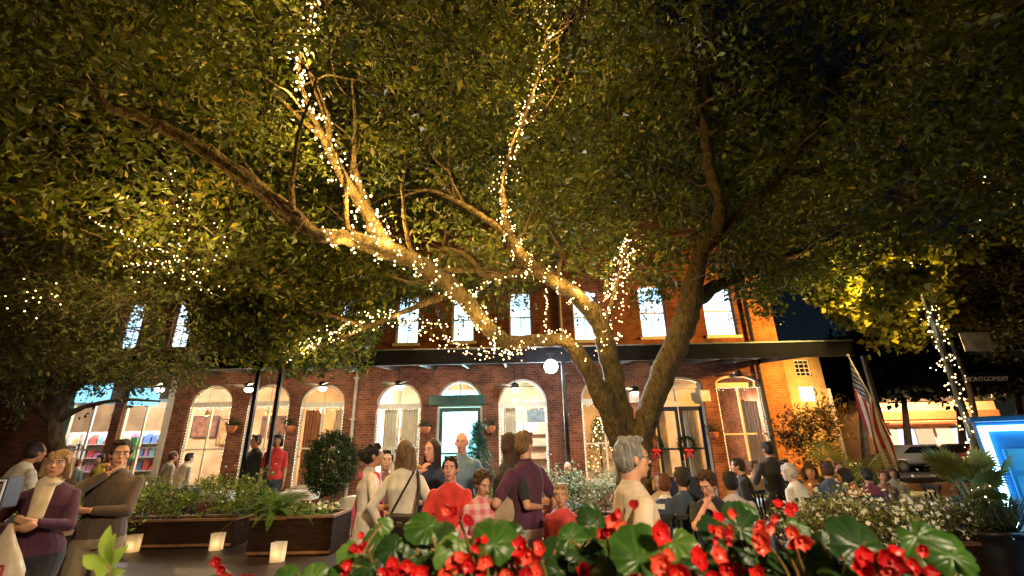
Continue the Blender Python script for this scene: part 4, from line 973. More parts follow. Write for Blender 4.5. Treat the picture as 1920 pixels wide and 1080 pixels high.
PL = [
 (690,1.02,[(712,985,70,0,55,.1),(660,1010,60,2,45,0),(738,1010,70,1,60,0),(690,1045,80,1,40,-.05),(640,1060,60,0,50,0),(716,962,44,2,75,.1),(672,1078,80,1,50,0),(735,1062,80,0,45,-.05)], [(684,1003,34,0),(658,1058,40,0),(765,1040,58,0)], 'begonia with pale young leaves at the left end of the thick red row'),
 (800,.98,[(800,968,86,0,50,.1),(770,990,80,1,60,.1),(832,985,74,1,45,.1),(790,1030,80,1,40,0),(820,1072,90,1,40,0),(760,1075,80,0,50,0)], [(786,1052,50,0),(742,1072,44,0)], 'begonia with dark veined leaves under the boy in red'),
 (880,.92,[(858,1004,104,2,55,0),(926,998,118,0,50,-.02),(892,1040,90,1,35,0),(940,1036,110,1,60,.05),(880,1075,110,1,40,0),(960,985,60,1,60,.15)], [(862,962,46,1),(848,1058,58,1),(880,1056,60,1),(905,1000,34,0),(912,1064,54,0)], 'begonia with two broad bright green leaves and coral red blossoms'),
 (985,.98,[(1005,1062,70,1,50,.1),(1040,1010,60,1,50,.1),(985,1078,90,1,40,0)], [(955,1030,72,1),(972,1062,70,1),(1016,1035,52,1),(940,1072,46,0)], 'begonia crowded with coral red blossoms below the maroon shirted man'),
 (1095,1.0,[(1070,990,80,0,55,.1),(1112,962,70,1,60,.15),(1092,1018,96,1,45,0),(1050,1050,80,1,45,0),(1128,1000,80,0,50,.1),(1080,1062,100,1,40,0),(1138,1060,90,0,45,0),(1112,942,50,1,70,.2)], [(1152,972,56,1),(1138,990,50,1),(1171,938,34,0),(1118,1070,52,0)], 'begonia with rising dark stems below the walking man'),
 (1215,.86,[(1198,1022,140,0,48,-.04),(1268,1000,96,2,55,.05),(1160,1070,110,1,50,.05),(1250,1075,110,0,40,0),(1290,1050,80,1,45,0)], [(1236,1018,88,0),(1262,1062,60,1),(1200,1078,60,1),(1310,1058,70,0)], 'begonia with the largest bright green leaf and a deep red bloom'),
 (1375,1.0,[(1388,968,110,1,60,.08),(1356,990,100,1,55,0),(1412,950,86,0,65,.15),(1375,1040,110,1,45,0),(1330,1040,90,0,50,0),(1430,1060,100,1,45,0),(1400,1020,80,1,50,.1)], [(1360,966,40,1),(1352,985,34,0),(1340,1068,60,1),(1392,1074,60,0)], 'tall dark begonia before the man in pale mauve'),
 (1460,.94,[(1495,965,60,0,60,.2),(1450,1040,100,1,45,0),(1510,1060,90,0,45,0),(1490,1030,80,1,55,.1)], [(1465,942,40,0),(1428,992,62,1),(1462,998,64,1),(1488,1010,54,0),(1450,1072,46,0)], 'begonia with a high bunch of coral red blossoms at the right of centre'),
 (1600,.84,[(1608,1000,128,1,52,0),(1560,1040,110,1,60,.06),(1640,1055,110,0,40,0),(1585,1070,110,1,40,0),(1545,1000,60,1,75,.1)], [(1650,1062,74,0),(1625,1074,64,1)], 'begonia with one big round dark leaf near the right end'),
 (1735,.86,[(1725,990,110,0,55,0),(1778,1020,128,0,50,-.02),(1700,1030,84,1,50,.1),(1745,1072,110,1,45,0),(1690,1072,90,1,45,0),(1800,1050,80,1,55,.05)], [(1713,1034,46,0),(1682,1058,62,0),(1738,1062,60,0)], 'begonia with pointed glossy leaves at the right end of the row'),
 (430,1.25,[(455,1072,50,1,55,.05),(395,1078,44,0,50,0)], [(418,1054,44,0)], 'lone red begonia bloom at the left over the dark paving'),
 (555,1.15,[(535,1066,60,0,50,.05),(585,1062,56,2,55,0),(562,1080,80,1,45,0),(610,1072,70,1,50,0),(505,1078,50,2,50,.05)], [(470,1078,30,0)], 'low begonia with pale leaf tips left of the thick red row')]
for i, a in enumerate(PL): begonia(a[0], a[1], a[2], a[3], a[4], i+1)
# white variegated edge leaf standing up at the right
# yellow green sprig at the left
sb = at(205, 1075, 1.2); sp = empty('leafy_sprig', (sb.x,1.2,ZS), 0, 'bright yellow green sprig of long leaves at the bottom left corner', 'plant'); Q = MB()
SPM = begmat('sprig_leaf', (.22,.32,.04), (.34,.44,.07))
for (x0,y0,x1,y1,w) in ((205,1060,208,985,13),(205,1062,158,1040,12),(207,1062,242,1022,10),(206,1066,180,1076,9),(208,1058,218,1000,9),(207,1075,235,1070,9)):
    a, b = at(x0,y0,1.2), at(x1,y1,1.17); d = b-a; s = Vector((d.z,0,-d.x)).normalized()*(w/F*1.2); mdl = a+d*.55; k = len(Q.v)
    v = []; f = []
    for j in range(7):
        t = j/6; ww = math.sin(math.pi*min(.98,t*.9+.08)); c = a+d*t+Vector((0,-.012*math.sin(t*3),0)); v += [c-s*ww, c+Vector((0,.006,0))*ww, c+s*ww]
    for j in range(6): f += [(3*j,3*j+1,3*j+4,3*j+3),(3*j+1,3*j+2,3*j+5,3*j+4)]
    Q.add(v, f)
adopt(Q.build('leaves', SPM, None, True), sp); m = MB(); m.tube([(sb.x,1.2,ZS-.03),sb,at(206,1058,1.2)], [.006,.005,.004], 6); adopt(m.build('stem', STEM), sp)
# the trough that carries them
tb = empty('flower_trough', (.15,.98,0), 0, 'long raised wooden trough holding the red begonias in front', 'trough'); m = MB()
m.box(-1.75,1.75,-.36,-.33,.95,ZS-.02); m.box(-1.75,1.75,.33,.36,.95,ZS-.02); m.box(-1.75,-1.72,-.329,.329,.95,ZS-.02); m.box(1.72,1.75,-.329,.329,.95,ZS-.02); m.box(-1.719,1.719,-.329,.329,.95,.98); m.build('box', WOODD, tb)
MB().box(-1.718,1.718,-.328,.328,1.0,ZS-.04).build('soil', SOIL, tb)
for sx in (-1.6,1.6):
    for sy in (-.3,.3): MB().box(sx-.04,sx+.04,sy-.03,sy+.03,0,.949).build('leg', WOODD, tb)
# ================================================================= people
DG = None
SKIN = {k: mat('skin_'+k, c, .5, .10, 14, .05, 90, spec=.35) for k, c in {'fair': (.62,.36,.25), 'warm': (.56,.29,.18), 'tan': (.42,.21,.12), 'pink': (.66,.32,.24), 'brown': (.20,.09,.05)}.items()}
HAIR = {k: mat('hair_'+k, c, .45, .65, 30, 1.0, 70, stretch=(3,3,.35), spec=.4) for k, c in {'black': (.012,.009,.008), 'dark': (.03,.018,.012), 'brown': (.075,.038,.018), 'light': (.20,.11,.05), 'blond': (.40,.24,.11), 'grey': (.28,.26,.24), 'white': (.60,.56,.52), 'red': (.14,.045,.02)}.items()}
EYEW = mat('eye_white', (.7,.68,.65), .25, .02); IRIS = mat('eye_dark', (.02,.014,.01), .15, .1); LIP = mat('lips', (.42,.11,.09), .4, .1); SHOE = mat('dark_leather', (.03,.02,.016), .45, .3)
def fabric(name, c, rough=.85): return mat('cloth_'+name, c, rough, .28, 9, .9, 11, sheen=.15, stretch=(1,1,.55))
def patmat(name, c1, c2, kind):
    if name in MATS: return MATS[name]
    m, n, l, p = _base(name); p.inputs['Roughness'].default_value = .85; tc = n.new('ShaderNodeTexCoord'); sx = n.new('ShaderNodeSeparateXYZ'); l.new(tc.outputs['Object'], sx.inputs[0])
    def st(o, f):
        a = n.new('ShaderNodeMath'); a.operation = 'MULTIPLY'; a.inputs[1].default_value = f; l.new(o, a.inputs[0]); b = n.new('ShaderNodeMath'); b.operation = 'FRACT'; l.new(a.outputs[0], b.inputs[0])
        c = n.new('ShaderNodeMath'); c.operation = 'GREATER_THAN'; c.inputs[1].default_value = .5; l.new(b.outputs[0], c.inputs[0]); return c.outputs[0]
    z = st(sx.outputs[2], 9.0 if kind == 'stripe' else 11.0)
    if kind == 'plaid':
        x = st(sx.outputs[0], 11.0); a = n.new('ShaderNodeMath'); a.operation = 'ADD'; l.new(z, a.inputs[0]); l.new(x, a.inputs[1]); b = n.new('ShaderNodeMath'); b.operation = 'MULTIPLY'; b.inputs[1].default_value = .5; l.new(a.outputs[0], b.inputs[0]); z = b.outputs[0]
    mx = n.new('ShaderNodeMix'); mx.data_type = 'RGBA'; mx.inputs[6].default_value = (*c1,1); mx.inputs[7].default_value = (*c2,1); l.new(z, mx.inputs[0]); l.new(mx.outputs[2], p.inputs['Base Color'])
    MATS[name] = m; return m

def cap(mb, a, b, ra, rb, n=12, flat=None, k=1.0):
    """tapered capsule a->b; flat = (direction, factor) squeezes the section"""
    a, b = Vector(a), Vector(b); t = (b-a); L = t.length
    t = t/L if L > 1e-6 else Vector((0,0,1)); u = t.orthogonal().normalized(); w = t.cross(u)
    if flat:
        fd = Vector(flat[0]); fd = fd - t*fd.dot(t)
        if fd.length > 1e-4: u = fd.normalized(); w = t.cross(u)
    fk = flat[1] if flat else 1.0; rows = [(a-t*ra*c, ra*s) for c, s in ((.94,.34),(.77,.64),(.42,.91))]+[(a.lerp(b,q), ra+(rb-ra)*q) for q in (0,.33,.66,1)]+[(b+t*rb*c, rb*s) for c, s in ((.42,.91),(.77,.64),(.94,.34))]
    vs = []
    for c, r in rows:
        for i in range(n): an = 2*math.pi*i/n; vs.append(c+u*math.cos(an)*r*fk+w*math.sin(an)*r)
    m = len(rows); fs = [(i*n+j, i*n+(j+1)%n, (i+1)*n+(j+1)%n, (i+1)*n+j) for i in range(m-1) for j in range(n)]+[tuple(range(n-1,-1,-1)), tuple((m-1)*n+j for j in range(n))]
    mb.add(vs, fs)
def ell(mb, M, c, r, n=16):
    k = len(mb.v); mb.ball((0,0,0), r, n)
    for i in range(k, len(mb.v)): mb.v[i] = tuple(M @ (Vector(mb.v[i])+Vector(c)))
def loft(mb, secs, n=20):
    """secs: (centre, right, fwd, rx, ry)"""
    vs = []
    for c, rt, fw, rx, ry in secs:
        for i in range(n):
            a = 2*math.pi*i/n; ca, sa = math.cos(a), math.sin(a); e = 2.3; q = (abs(ca)**e+abs(sa)**e)**(-1/e); vs.append(c+rt*ca*rx*q+fw*sa*ry*q)
    m = len(secs); fs = [(i*n+j, i*n+(j+1)%n, (i+1)*n+(j+1)%n, (i+1)*n+j) for i in range(m-1) for j in range(n)]+[tuple(range(n-1,-1,-1)), tuple((m-1)*n+j for j in range(n))]
    mb.add(vs, fs)
def fuse(mb, name, m, parent, vox, smooth=2):
    """melt overlapping shapes into one continuous surface"""
    me = bpy.data.meshes.new(name); me.from_pydata(mb.v, [], mb.f); o = link(name, me)
    r = o.modifiers.new('r', 'REMESH'); r.mode = 'VOXEL'; r.voxel_size = vox; r.use_smooth_shade = True
    if smooth: s = o.modifiers.new('s', 'SMOOTH'); s.factor = .5; s.iterations = smooth
    bpy.context.view_layer.update(); dg = bpy.context.evaluated_depsgraph_get(); me2 = bpy.data.meshes.new_from_object(o.evaluated_get(dg)); o.modifiers.clear(); o.data = me2; bpy.data.meshes.remove(me)
    me2.name = name; me2.materials.clear(); me2.materials.append(m); me2.polygons.foreach_set('use_smooth', [True]*len(me2.polygons)); o.parent = parent; return o
def ik(S, T, l1, l2, hint):
    d = T-S; L = min(d.length, (l1+l2)*.995); d = d.normalized(); T = S+d*L; a = (l1*l1-l2*l2+L*L)/(2*L); h = math.sqrt(max(l1*l1-a*a, 0)); hv = Vector(hint); hv = hv-d*hv.dot(d); hv = hv.normalized() if hv.length > 1e-5 else d.orthogonal().normalized()
    return S+d*a+hv*h, T
def hand(mb, W, d, palmn, side, s, curl):
    """palm, four bent fingers and a thumb from wrist W along d"""
    d = d.normalized(); pn = Vector(palmn); pn = (pn-d*pn.dot(d)).normalized() if (pn-d*pn.dot(d)).length > 1e-4 else d.orthogonal().normalized(); x = d.cross(pn).normalized()*side
    cap(mb, W+d*.02*s, W+d*.078*s, .034*s, .039*s, 12, (pn,.42))
    for i, (o, l) in enumerate(((-.029,.070),(-.010,.080),(.010,.076),(.029,.060))):
        b = W+d*.092*s+x*o*s; p1 = b+(d*math.cos(curl)+pn*math.sin(curl)).normalized()*l*.5*s; p2 = p1+(d*math.cos(curl*2.2)+pn*math.sin(curl*2.2)).normalized()*l*.5*s; cap(mb, b-d*.02*s, p1, .0095*s, .0088*s, 8); cap(mb, p1, p2, .0088*s, .0072*s, 8)
    b = W+d*.030*s-x*.030*s; p1 = b+(d*.7-x*.6+pn*.25).normalized()*.036*s; p2 = p1+(d*.95-x*.1+pn*(.2+curl*.4)).normalized()*.032*s; cap(mb, b, p1, .0125*s, .0105*s, 8); cap(mb, p1, p2, .0105*s, .0085*s, 8)

def person(px, Y, yaw, label, H=1.72, fem=False, sit=False, lean=0, skin='fair', hair=('short','dark'), top=('grey',(.3,.3,.3)), sleeve='long', bot=('jeans',(.04,.05,.09)), lower='trousers', hem=.55,
           hands=(None,None), head=(0,0,0), vox=.012, child=False, glasses=False, z0=0.0, topmat=None, group=None, seat=.46, x=None, look=None, curl=.45, build=1.0, tophem=None, legs=None, step=0):
    """yaw 0 faces away from the camera (+Y); 180 faces it"""
    gx = ground(px, Y).x if x is None else x; root = empty('person', (gx, Y, z0), R(yaw), label, 'person', group); s = H/1.75; hs = s if not child else s*1.0+.10*(1-s)*1.2
    hk = 1.0 if not child else (1.75*.16/ (H*.135))*.86 if H < 1.4 else 1.06
    pz = (.93*s if not sit else seat+.09*s); Pv = Vector((0,0,pz)); la = R(lean); u = Vector((0,math.sin(la),math.cos(la))); fw = Vector((0,math.cos(la),-math.sin(la))); rt = Vector((1,0,0))
    sh = (.172 if fem else .192)*s*(1 if not child else .95); hipw = (1.08 if fem else 1.0)*build; wk = (.86 if fem else 1.0)*build; B = [(-.10,.125*hipw,.10*hipw),(-.02,.165*hipw,.118*hipw),(.05,.160*hipw,.115*build),(.15,.138*wk,.104*build),(.27,.155*wk,.116*build),(.37,.168*(.95 if fem else 1.03),.118 if not fem else .128),(.45,.172 if not fem else .158,.100),(.505,.130,.082),(.545,.068,.064)]
    def S_(t, rx, ry, inf=0.0): return (Pv+u*t*s+fw*(-.012*s if t > .45 else 0), rt, fw, rx*s+inf, ry*s+inf)
    body = MB(); loft(body, [S_(*q) for q in B])
    nb = Pv+u*.53*s; hc = Pv+u*.70*s+fw*.018*s; hyaw, hpit, hrol = [R(q) for q in head]
    HM = Matrix.Translation(hc) @ Matrix.Rotation(-la*.0,4,'X') @ Matrix.Rotation(hyaw,4,'Z') @ Matrix.Rotation(hpit,4,'X') @ Matrix.Rotation(hrol,4,'Y') @ Matrix.Scale(s*hk,4)
    cap(body, nb-fw*.012*s, hc-fw*.012*s-u*.03*s, .060*s*(.85 if fem else 1), .055*s*(.85 if fem else 1))
    for c, r in (((0,-.012,.022),(.077,.097,.103)),((0,.026,-.045),(.060,.066,.074)),((0,.058,-.095),(.030,.026,.024)),((0,.070,.030),(.058,.024,.020)),((.040,.055,-.022),(.024,.026,.026)),((-.040,.055,-.022),(.024,.026,.026)),((0,.082,-.060),(.026,.016,.016))): ell(body, HM, c, r)
    for c, r in (((0,.098,.004),(.010,.012,.022)),((0,.108,-.022),(.015,.017,.013)),((.080,-.006,-.012),(.012,.022,.033)),((-.080,-.006,-.012),(.012,.022,.033))): ell(body, HM, c, r, 10)
    # arms
    J = []
    for i, sd in enumerate((-1,1)):
        Sh = Pv+u*.445*s+rt*sd*sh*.94; tg = hands[i]
        if tg is None: T = Sh+Vector((sd*.05*s,.06*s,-.53*s)); hint = (sd*.3,-1,0)
        else: T = Vector(tg[:3]); hint = tg[3] if len(tg) > 3 else (sd*.8,-.5,-.6)
        E, Wr = ik(Sh, T, .29*s, .255*s, hint); J.append((Sh,E,Wr)); ar = (.85 if fem else 1)*(.9 if child else 1)
        cap(body, Sh, E, .050*s*ar, .040*s*ar); cap(body, E, Wr, .041*s*ar, .027*s*ar); d = (Wr-E).normalized(); hand(body, Wr, d, Vector((-sd,.2,0)) if tg is None else (Vector((0,0,1)).lerp(Vector((-sd*.6,-.4,.3)),.7)), sd, s*(.92 if fem else 1), curl)
    # legs
    K = []
    for i, sd in enumerate((-1,1)):
        Hp = Pv+Vector((sd*.088*s*hipw,0,-.03*s))
        if sit: Kn = Hp+Vector((sd*.05*s,.42*s,-.0*s)); An = Kn+Vector((0,.02*s,-(Kn.z-.085*s)))
        else:
            fy = step*sd*.22*s; An = Vector((sd*.105*s, fy-.02*s, .085*s+ (.05*s if step*sd < 0 else 0))); Kn, An = ik(Hp, An, .425*s, .43*s, (0,1,0))
        K.append((Hp,Kn,An)); cap(body, Hp, Kn, .082*s*hipw, .054*s); cap(body, Kn, An, .053*s, .037*s); cap(body, An+Vector((0,-.03*s,-.035*s)), An+Vector((sd*.02*s,.12*s,-.055*s)), .036*s, .028*s, 10)
    fuse(body, 'body', SKIN[skin], root, vox)
    # face
    e = MB()
    for sd in (-1,1):
        e.use(EYEW); ell(e, HM, (sd*.031,.077,.008), (.0135,.010,.0085), 10); e.use(IRIS); ell(e, HM, (sd*.031,.0845,.008), (.0065,.004,.0065), 8)
    e.build('eyes', None, root, True); bm_ = MB()
    for sd in (-1,1): cap(bm_, HM @ Vector((sd*.014,.094,.028)), HM @ Vector((sd*.048,.080,.029)), .0042*s, .003*s, 6)
    bm_.build('eyebrows', HAIR['dark' if hair[1] in ('black','dark','brown') else 'light' if hair[1] != 'white' else 'grey'], root, True); lm = MB(); ell(lm, HM, (0,.0955,-.0585), (.022,.007,.0048), 10); ell(lm, HM, (0,.094,-.067), (.019,.007,.0055), 10); lm.build('lips', LIP, root, True)
    if glasses:
        gm = MB()
        for sd in (-1,1):
            gm.tube([HM @ Vector((sd*.033+.023*math.cos(a),.100,.006+.017*math.sin(a))) for a in np.linspace(0,6.283,15)], .0022, 5); gm.tube([HM @ Vector((sd*.055,.098,.010)), HM @ Vector((sd*.080,0,.010))], .0022, 5)
        gm.tube([HM @ Vector((-.010,.102,.010)), HM @ Vector((.010,.102,.010))], .0022, 5); gm.build('glasses', DARKM, root)
    # hair
    st, hcol = hair; h = MB(); r2 = random.Random(int(px*7+Y*100)); hv = max(vox*.85, .008)
    if st != 'bald':
        ell(h, HM, (0,-.022,.036), (.086,.098,.098)); ell(h, HM, (0,-.045,-.01), (.082,.075,.085))
        for sd in (-1,1): ell(h, HM, (sd*.073,.010,.030), (.016,.040,.045), 10)
        if st in ('short','bun'):
            for k in range(16): ell(h, HM, (r2.uniform(-.06,.06), r2.uniform(-.06,.055), .105+r2.uniform(-.02,.015)), (.022,.03,.02), 8)
    else:
        for sd in (-1,1): ell(h, HM, (sd*.074,-.03,-.005), (.014,.055,.032), 10)
        ell(h, HM, (0,-.085,-.015), (.062,.026,.04), 10)
    if st == 'bun': ell(h, HM, (0,-.135,.03), (.050,.048,.050)); ell(h, HM, (0,-.10,-.01), (.05,.05,.06))
    if st in ('long','verylong'):
        ln = -.30 if st == 'long' else -.42
        for k in range(9):
            q = (k-4)/4; cap(h, HM @ Vector((q*.078,-.055+.035*q*q,.03)), HM @ Vector((q*.098,-.075+.045*q*q,ln+.03*abs(q)+r2.uniform(-.03,.03))), .036*s, .020*s, 10)
        for sd in (-1,1): cap(h, HM @ Vector((sd*.076,.020,.02)), HM @ Vector((sd*.090,.030,ln*.75)), .024*s, .016*s, 8)
    if st == 'bob':
        for k in range(9):
            q = (k-4)/4; cap(h, HM @ Vector((q*.082,-.05+.05*q*q,.03)), HM @ Vector((q*.096,-.055+.06*q*q,-.10+r2.uniform(-.015,.015))), .032*s, .022*s, 10)
        for k in range(7): q = (k-3)/3; cap(h, HM @ Vector((q*.055,.055-.01*abs(q),.092)), HM @ Vector((q*.066,.083-.022*q*q,.045+r2.uniform(-.006,.006))), .017*s, .011*s, 8)
    if st == 'curly':
        for k in range(70):
            v = Vector((r2.gauss(0,1), r2.gauss(-.35,.9), r2.gauss(.5,.9))).normalized()
            if v.y > .35 and v.z < .55: continue
            ell(h, HM, (v.x*.098, -.015+v.y*.108, .035+v.z*.105), (.027,.027,.027), 7)
    fuse(h, 'hair', HAIR[hcol], root, hv, 1)
    # clothes
    T = MB(); inf = .012*s; th = tophem if tophem is not None else (-.09 if lower != 'dress' else -.09)
    secs = [q for q in B if q[0] >= th-.001 and q[0] < .56]
    if th < -.10: secs = [(th, .19*hipw, .15*hipw)]+B[:-1] if th > -.3 else B[:-1]
    loft(T, [S_(*q, inf*(1.0 if q[0] < .5 else .8)) for q in secs]); 
    if sleeve == 'long' or sleeve == 'short': 
        for (Sh,E,Wr), sd in zip(J, (-1,1)):
            k = .9 if fem else 1.0
            if sleeve == 'long': cap(T, Sh, E, .056*s*k, .051*s*k); cap(T, E, E.lerp(Wr,.90), .053*s*k, .038*s*k)
            else: cap(T, Sh, Sh.lerp(E,.72), .057*s*k, .059*s*k)
    else:
        for (Sh,E,Wr) in J: cap(T, Sh-rt*0, Sh.lerp(E,.12), .058*s, .056*s)
    # collar
    cap(T, nb-u*.045*s-fw*.012*s, nb+u*.006*s-fw*.012*s, .098*s, .070*s)
    fuse(T, 'shirt' if lower != 'dress' else 'coat', topmat or fabric(*top), root, vox, 2)
    Lw = MB()
    if lower == 'trousers':
        loft(Lw, [S_(*q, .009*s) for q in B[:3]])
        for (Hp,Kn,An) in K: cap(Lw, Hp, Kn, .094*s*hipw, .070*s); cap(Lw, Kn, An.lerp(Kn,.10), .069*s, .060*s)
        fuse(Lw, 'trousers', fabric(*bot), root, vox, 2)
    else:
        z1 = hem*s; loft(Lw, [S_(*q, .013*s) for q in B[1:4]][::-1]+[(Vector((0,0,pz-.10*s)), rt, Vector((0,1,0)), .185*s*hipw, .145*s), (Vector((0,0,(pz+z1)/2)), rt, Vector((0,1,0)), .205*s*hipw, .165*s), (Vector((0,0,z1)), rt, Vector((0,1,0)), .225*s*hipw, .185*s)])
        fuse(Lw, 'skirt', (topmat or fabric(*top)) if lower == 'dress' else fabric(*bot), root, vox, 2)
    for (Hp,Kn,An), sd in zip(K, (-1,1)):
        f = MB(); cap(f, An+Vector((0,-.035*s,-.040*s)), An+Vector((sd*.02*s,.135*s,-.052*s)), .046*s, .036*s, 10); fuse(f, 'shoe', SHOE, root, max(vox,.012), 1)
    root['_hands'] = 0; del root['_hands']
    W = Matrix.Translation((gx,Y,z0)) @ Matrix.Rotation(R(yaw),4,'Z')
    return root, [W @ j[2] for j in J], W, HM
def loc_(W, v): return W @ Vector(v)
def topz(py, px, Y): return at(px, py, Y).z
SG = 'people standing in the square'; DGP = 'diners at the terrace tables'
def adoptm(o, root): o.parent = root; return o

# --- the standing group in the middle
r, Hn, W, HM = person(699, 5.3, -68, 'woman with dark bun, hot pink scarf and pale cream dress facing right', topz(833,697,5.3)+.0, True, hair=('bun','black'), skin='tan', top=('cream_dress',(.62,.54,.46)), sleeve='short', lower='dress', hem=.50, hands=((-.20,.17,1.02),(.16,.26,1.10)), vox=.010, group=SG)
sc = MB(); 
for q in np.linspace(0, 6.283, 14)[:-1]: cap(sc, Vector((.085*math.cos(q),.085*math.sin(q)-.01,1.395+.02*math.sin(q*3))), Vector((.085*math.cos(q+.5),.085*math.sin(q+.5)-.01,1.40)), .038, .038, 8)
cap(sc, (-.09,-.05,1.40), (-.13,-.13,1.05), .055, .05, 10, ((0,1,0),.55)); cap(sc, (-.13,-.13,1.05), (-.12,-.12,.80), .05, .052, 10, ((0,1,0),.5)); cap(sc, (.07,.07,1.40), (.10,.14,1.02), .05, .045, 10, ((0,1,0),.5))
fuse(sc, 'scarf', fabric('hot_pink',(.60,.06,.16)), r, .010, 2)
r, Hn, W, HM = person(762, 4.9, -14, 'woman with long light brown hair seen from behind in a cream jacket', topz(826,760,4.9), True, hair=('long','light'), top=('cream_jacket',(.66,.58,.47)), bot=('black_trousers',(.02,.02,.024)), tophem=-.09, hands=((-.24,.05,.92),(.20,.16,1.02)), head=(-10,0,0), vox=.010, group=SG)
hb = empty('handbag', loc_(W,(.10,-.20,.80)), R(-14), 'large black shoulder bag on the back of the woman in cream', 'bag'); m = MB(); m.box(-.16,.16,-.06,.06,0,.30,.03); m.build('body', mat('black_leather', (.018,.012,.014), .45, .3, 8, .2, 60), hb, True)
m = MB(); m.tube(catmull([(.13,0,.28),(.11,.10,.50),(.06,.16,.665),(.02,.28,.62),(-.02,.34,.50)], 6), .014, 6); m.tube(catmull([(-.13,0,.28),(-.03,.06,.50),(.02,.155,.66)], 6), .012, 6); m.build('strap', MATS['black_leather'], hb); MB().box(-.03,.03,-.066,-.061,.20,.24,.004).build('buckle', MATS['brass'], hb)
person(726, 5.9, 200, 'woman mostly hidden behind the long haired woman, dark hair and pale top', 1.66, True, hair=('short','black'), top=('pale_pink',(.60,.42,.40)), group=SG)
r, Hn, W, HM = person(812, 5.6, 160, 'dark haired woman in a navy jacket biting food and holding a paper cup', topz(824,806,5.6), True, hair=('long','dark'), skin='pink', top=('navy_jacket',(.02,.03,.07)), hands=((-.10,.26,1.13,(-.8,-.3,-.8)),(.06,.17,1.42,(.8,0,-1))), bot=('dark_jeans',(.02,.025,.05)), head=(-12,0,0), vox=.010, group=SG)
cpt = Hn[0]; c = empty('paper_cup', cpt+Vector((.01,-.07,-.03)), 0, 'white paper cup in the hand of the woman in navy', 'cup'); m = MB(); m.lathe([(.028,0),(.042,.10),(.040,.10),(.027,.006)], 16); m.build('cup', mat('cup_paper', (.7,.6,.55), .5), c, True); m = MB(); m.lathe([(.044,.101),(.044,.108),(.036,.114)], 16); m.build('lid', mat('cup_lid', (.6,.55,.55), .4), c, True)
fd = MB(); fd.ball(tuple(Hn[1]+Vector((0,-.06,.06))), (.035,.03,.025), 10); fd = fd.build('pastry', mat('pastry', (.45,.24,.09), .8, .3, 20), None, True); tag(fd, 'piece of food held to the mouth of the woman in navy', 'food')
person(866, 6.5, 176, 'bald man in a blue grey sweater with his hands behind his back', topz(811,866,6.5), False, hair=('bald','grey'), skin='pink', top=('blue_grey_sweater',(.13,.20,.28)), hands=((-.18,-.16,.98,(-1,-.4,0)),(.18,-.16,.98,(1,-.4,0))), bot=('grey_trousers',(.10,.10,.11)), vox=.011, build=1.08, group=SG)
person(846, 4.75, 172, 'boy with short dark hair in a bright red T-shirt, hands clasped in front', topz(856,848,4.75), False, child=False, hair=('short','dark'), skin='pink', top=('bright_red',(.60,.035,.025)), sleeve='short', hands=((-.03,.22,.88,(-1,0,-.3)),(.05,.22,.90,(1,0,-.3))), bot=('tan_shorts',(.30,.22,.14)), head=(8,0,0), vox=.0095, group=SG)
r, Hn, W, HM = person(900, 4.7, 205, 'curly haired child looking down in a pink checked top', topz(884,905,4.7), True, hair=('curly','brown'), skin='warm', topmat=patmat('pink_plaid', (.62,.12,.16), (.70,.45,.42), 'plaid'), hands=((-.06,.24,.86),(.06,.25,.88)), head=(10,-22,0), vox=.0095, lean=6, group=SG)
sb_ = empty('cloth_bundle', loc_(W,(0,.30,.72)), R(205), 'pink checked cloth bundle held by the curly haired child', 'cloth'); m = MB(); 
cap(m, (-.12,.0,.12), (.14,.0,.02), .07, .05, 12, ((0,1,0),.6)); cap(m, (.0,.0,.10), (.02,.02,-.12), .09, .03, 12, ((0,1,0),.6)); o = fuse(m, 'bundle', MATS['pink_plaid'], sb_, .012, 2)
person(941, 4.75, 12, 'girl with very long dark hair in a tan coat seen from behind', topz(884,940,4.75), True, hair=('verylong','dark'), top=('tan_coat',(.34,.24,.16)), lower='dress', hem=.62, vox=.010, group=SG)
person(984, 4.8, 40, 'tall man in a maroon shirt and khaki trousers being hugged', topz(810,984,4.8), False, hair=('short','light'), skin='warm', top=('maroon_shirt',(.075,.018,.045)), sleeve='short', bot=('khaki',(.42,.33,.22)), head=(-70,-6,0), hands=((-.20,.22,1.20),(.22,.06,.95)), vox=.010, group=SG)
person(957, 4.85, -58, 'woman with long brown hair in black hugging the tall man', topz(812,960,4.85), True, hair=('long','brown'), skin='warm', top=('black_top',(.02,.02,.022)), sleeve='short', hands=((-.02,.34,1.15),(.20,.22,1.12,(.6,-.3,-.9))), bot=('tan_trousers',(.30,.24,.17)), vox=.010, group=SG)
gb_ = empty('shopping_bag', loc_(Matrix.Translation(ground(975,4.65)),(0,0,.55)), R(30), 'green paper shopping bag hanging beside the tall man', 'bag'); m = MB(); m.box(-.10,.10,-.04,.04,0,.26); m.build('bag', mat('green_paper', (.05,.28,.10), .6), gb_); m = MB(); m.tube(catmull([(-.05,0,.26),(-.03,0,.36),(.03,0,.36),(.05,0,.26)],6), .004, 5); m.build('handle', PETALW, gb_)
person(1048, 4.5, 150, 'small fair child in a red top right of the couple', topz(908,1048,4.5), False, child=False, hair=('short','blond'), skin='warm', top=('red_top',(.55,.05,.05)), bot=('grey_shorts',(.2,.2,.2)), vox=.010, head=(20,0,0), group=SG)
# --- the man walking past
person(1178, 2.98, -84, 'man in glasses and a cream polo shirt walking past the oak', topz(822,1178,2.98), False, hair=('short','grey'), skin='warm', top=('cream_polo',(.60,.47,.34)), sleeve='short', bot=('stone_trousers',(.36,.29,.21)), glasses=True, vox=.0085, step=1.0, build=1.12, hands=((-.24,.16,.88),(.24,-.10,.90)), group=SG)
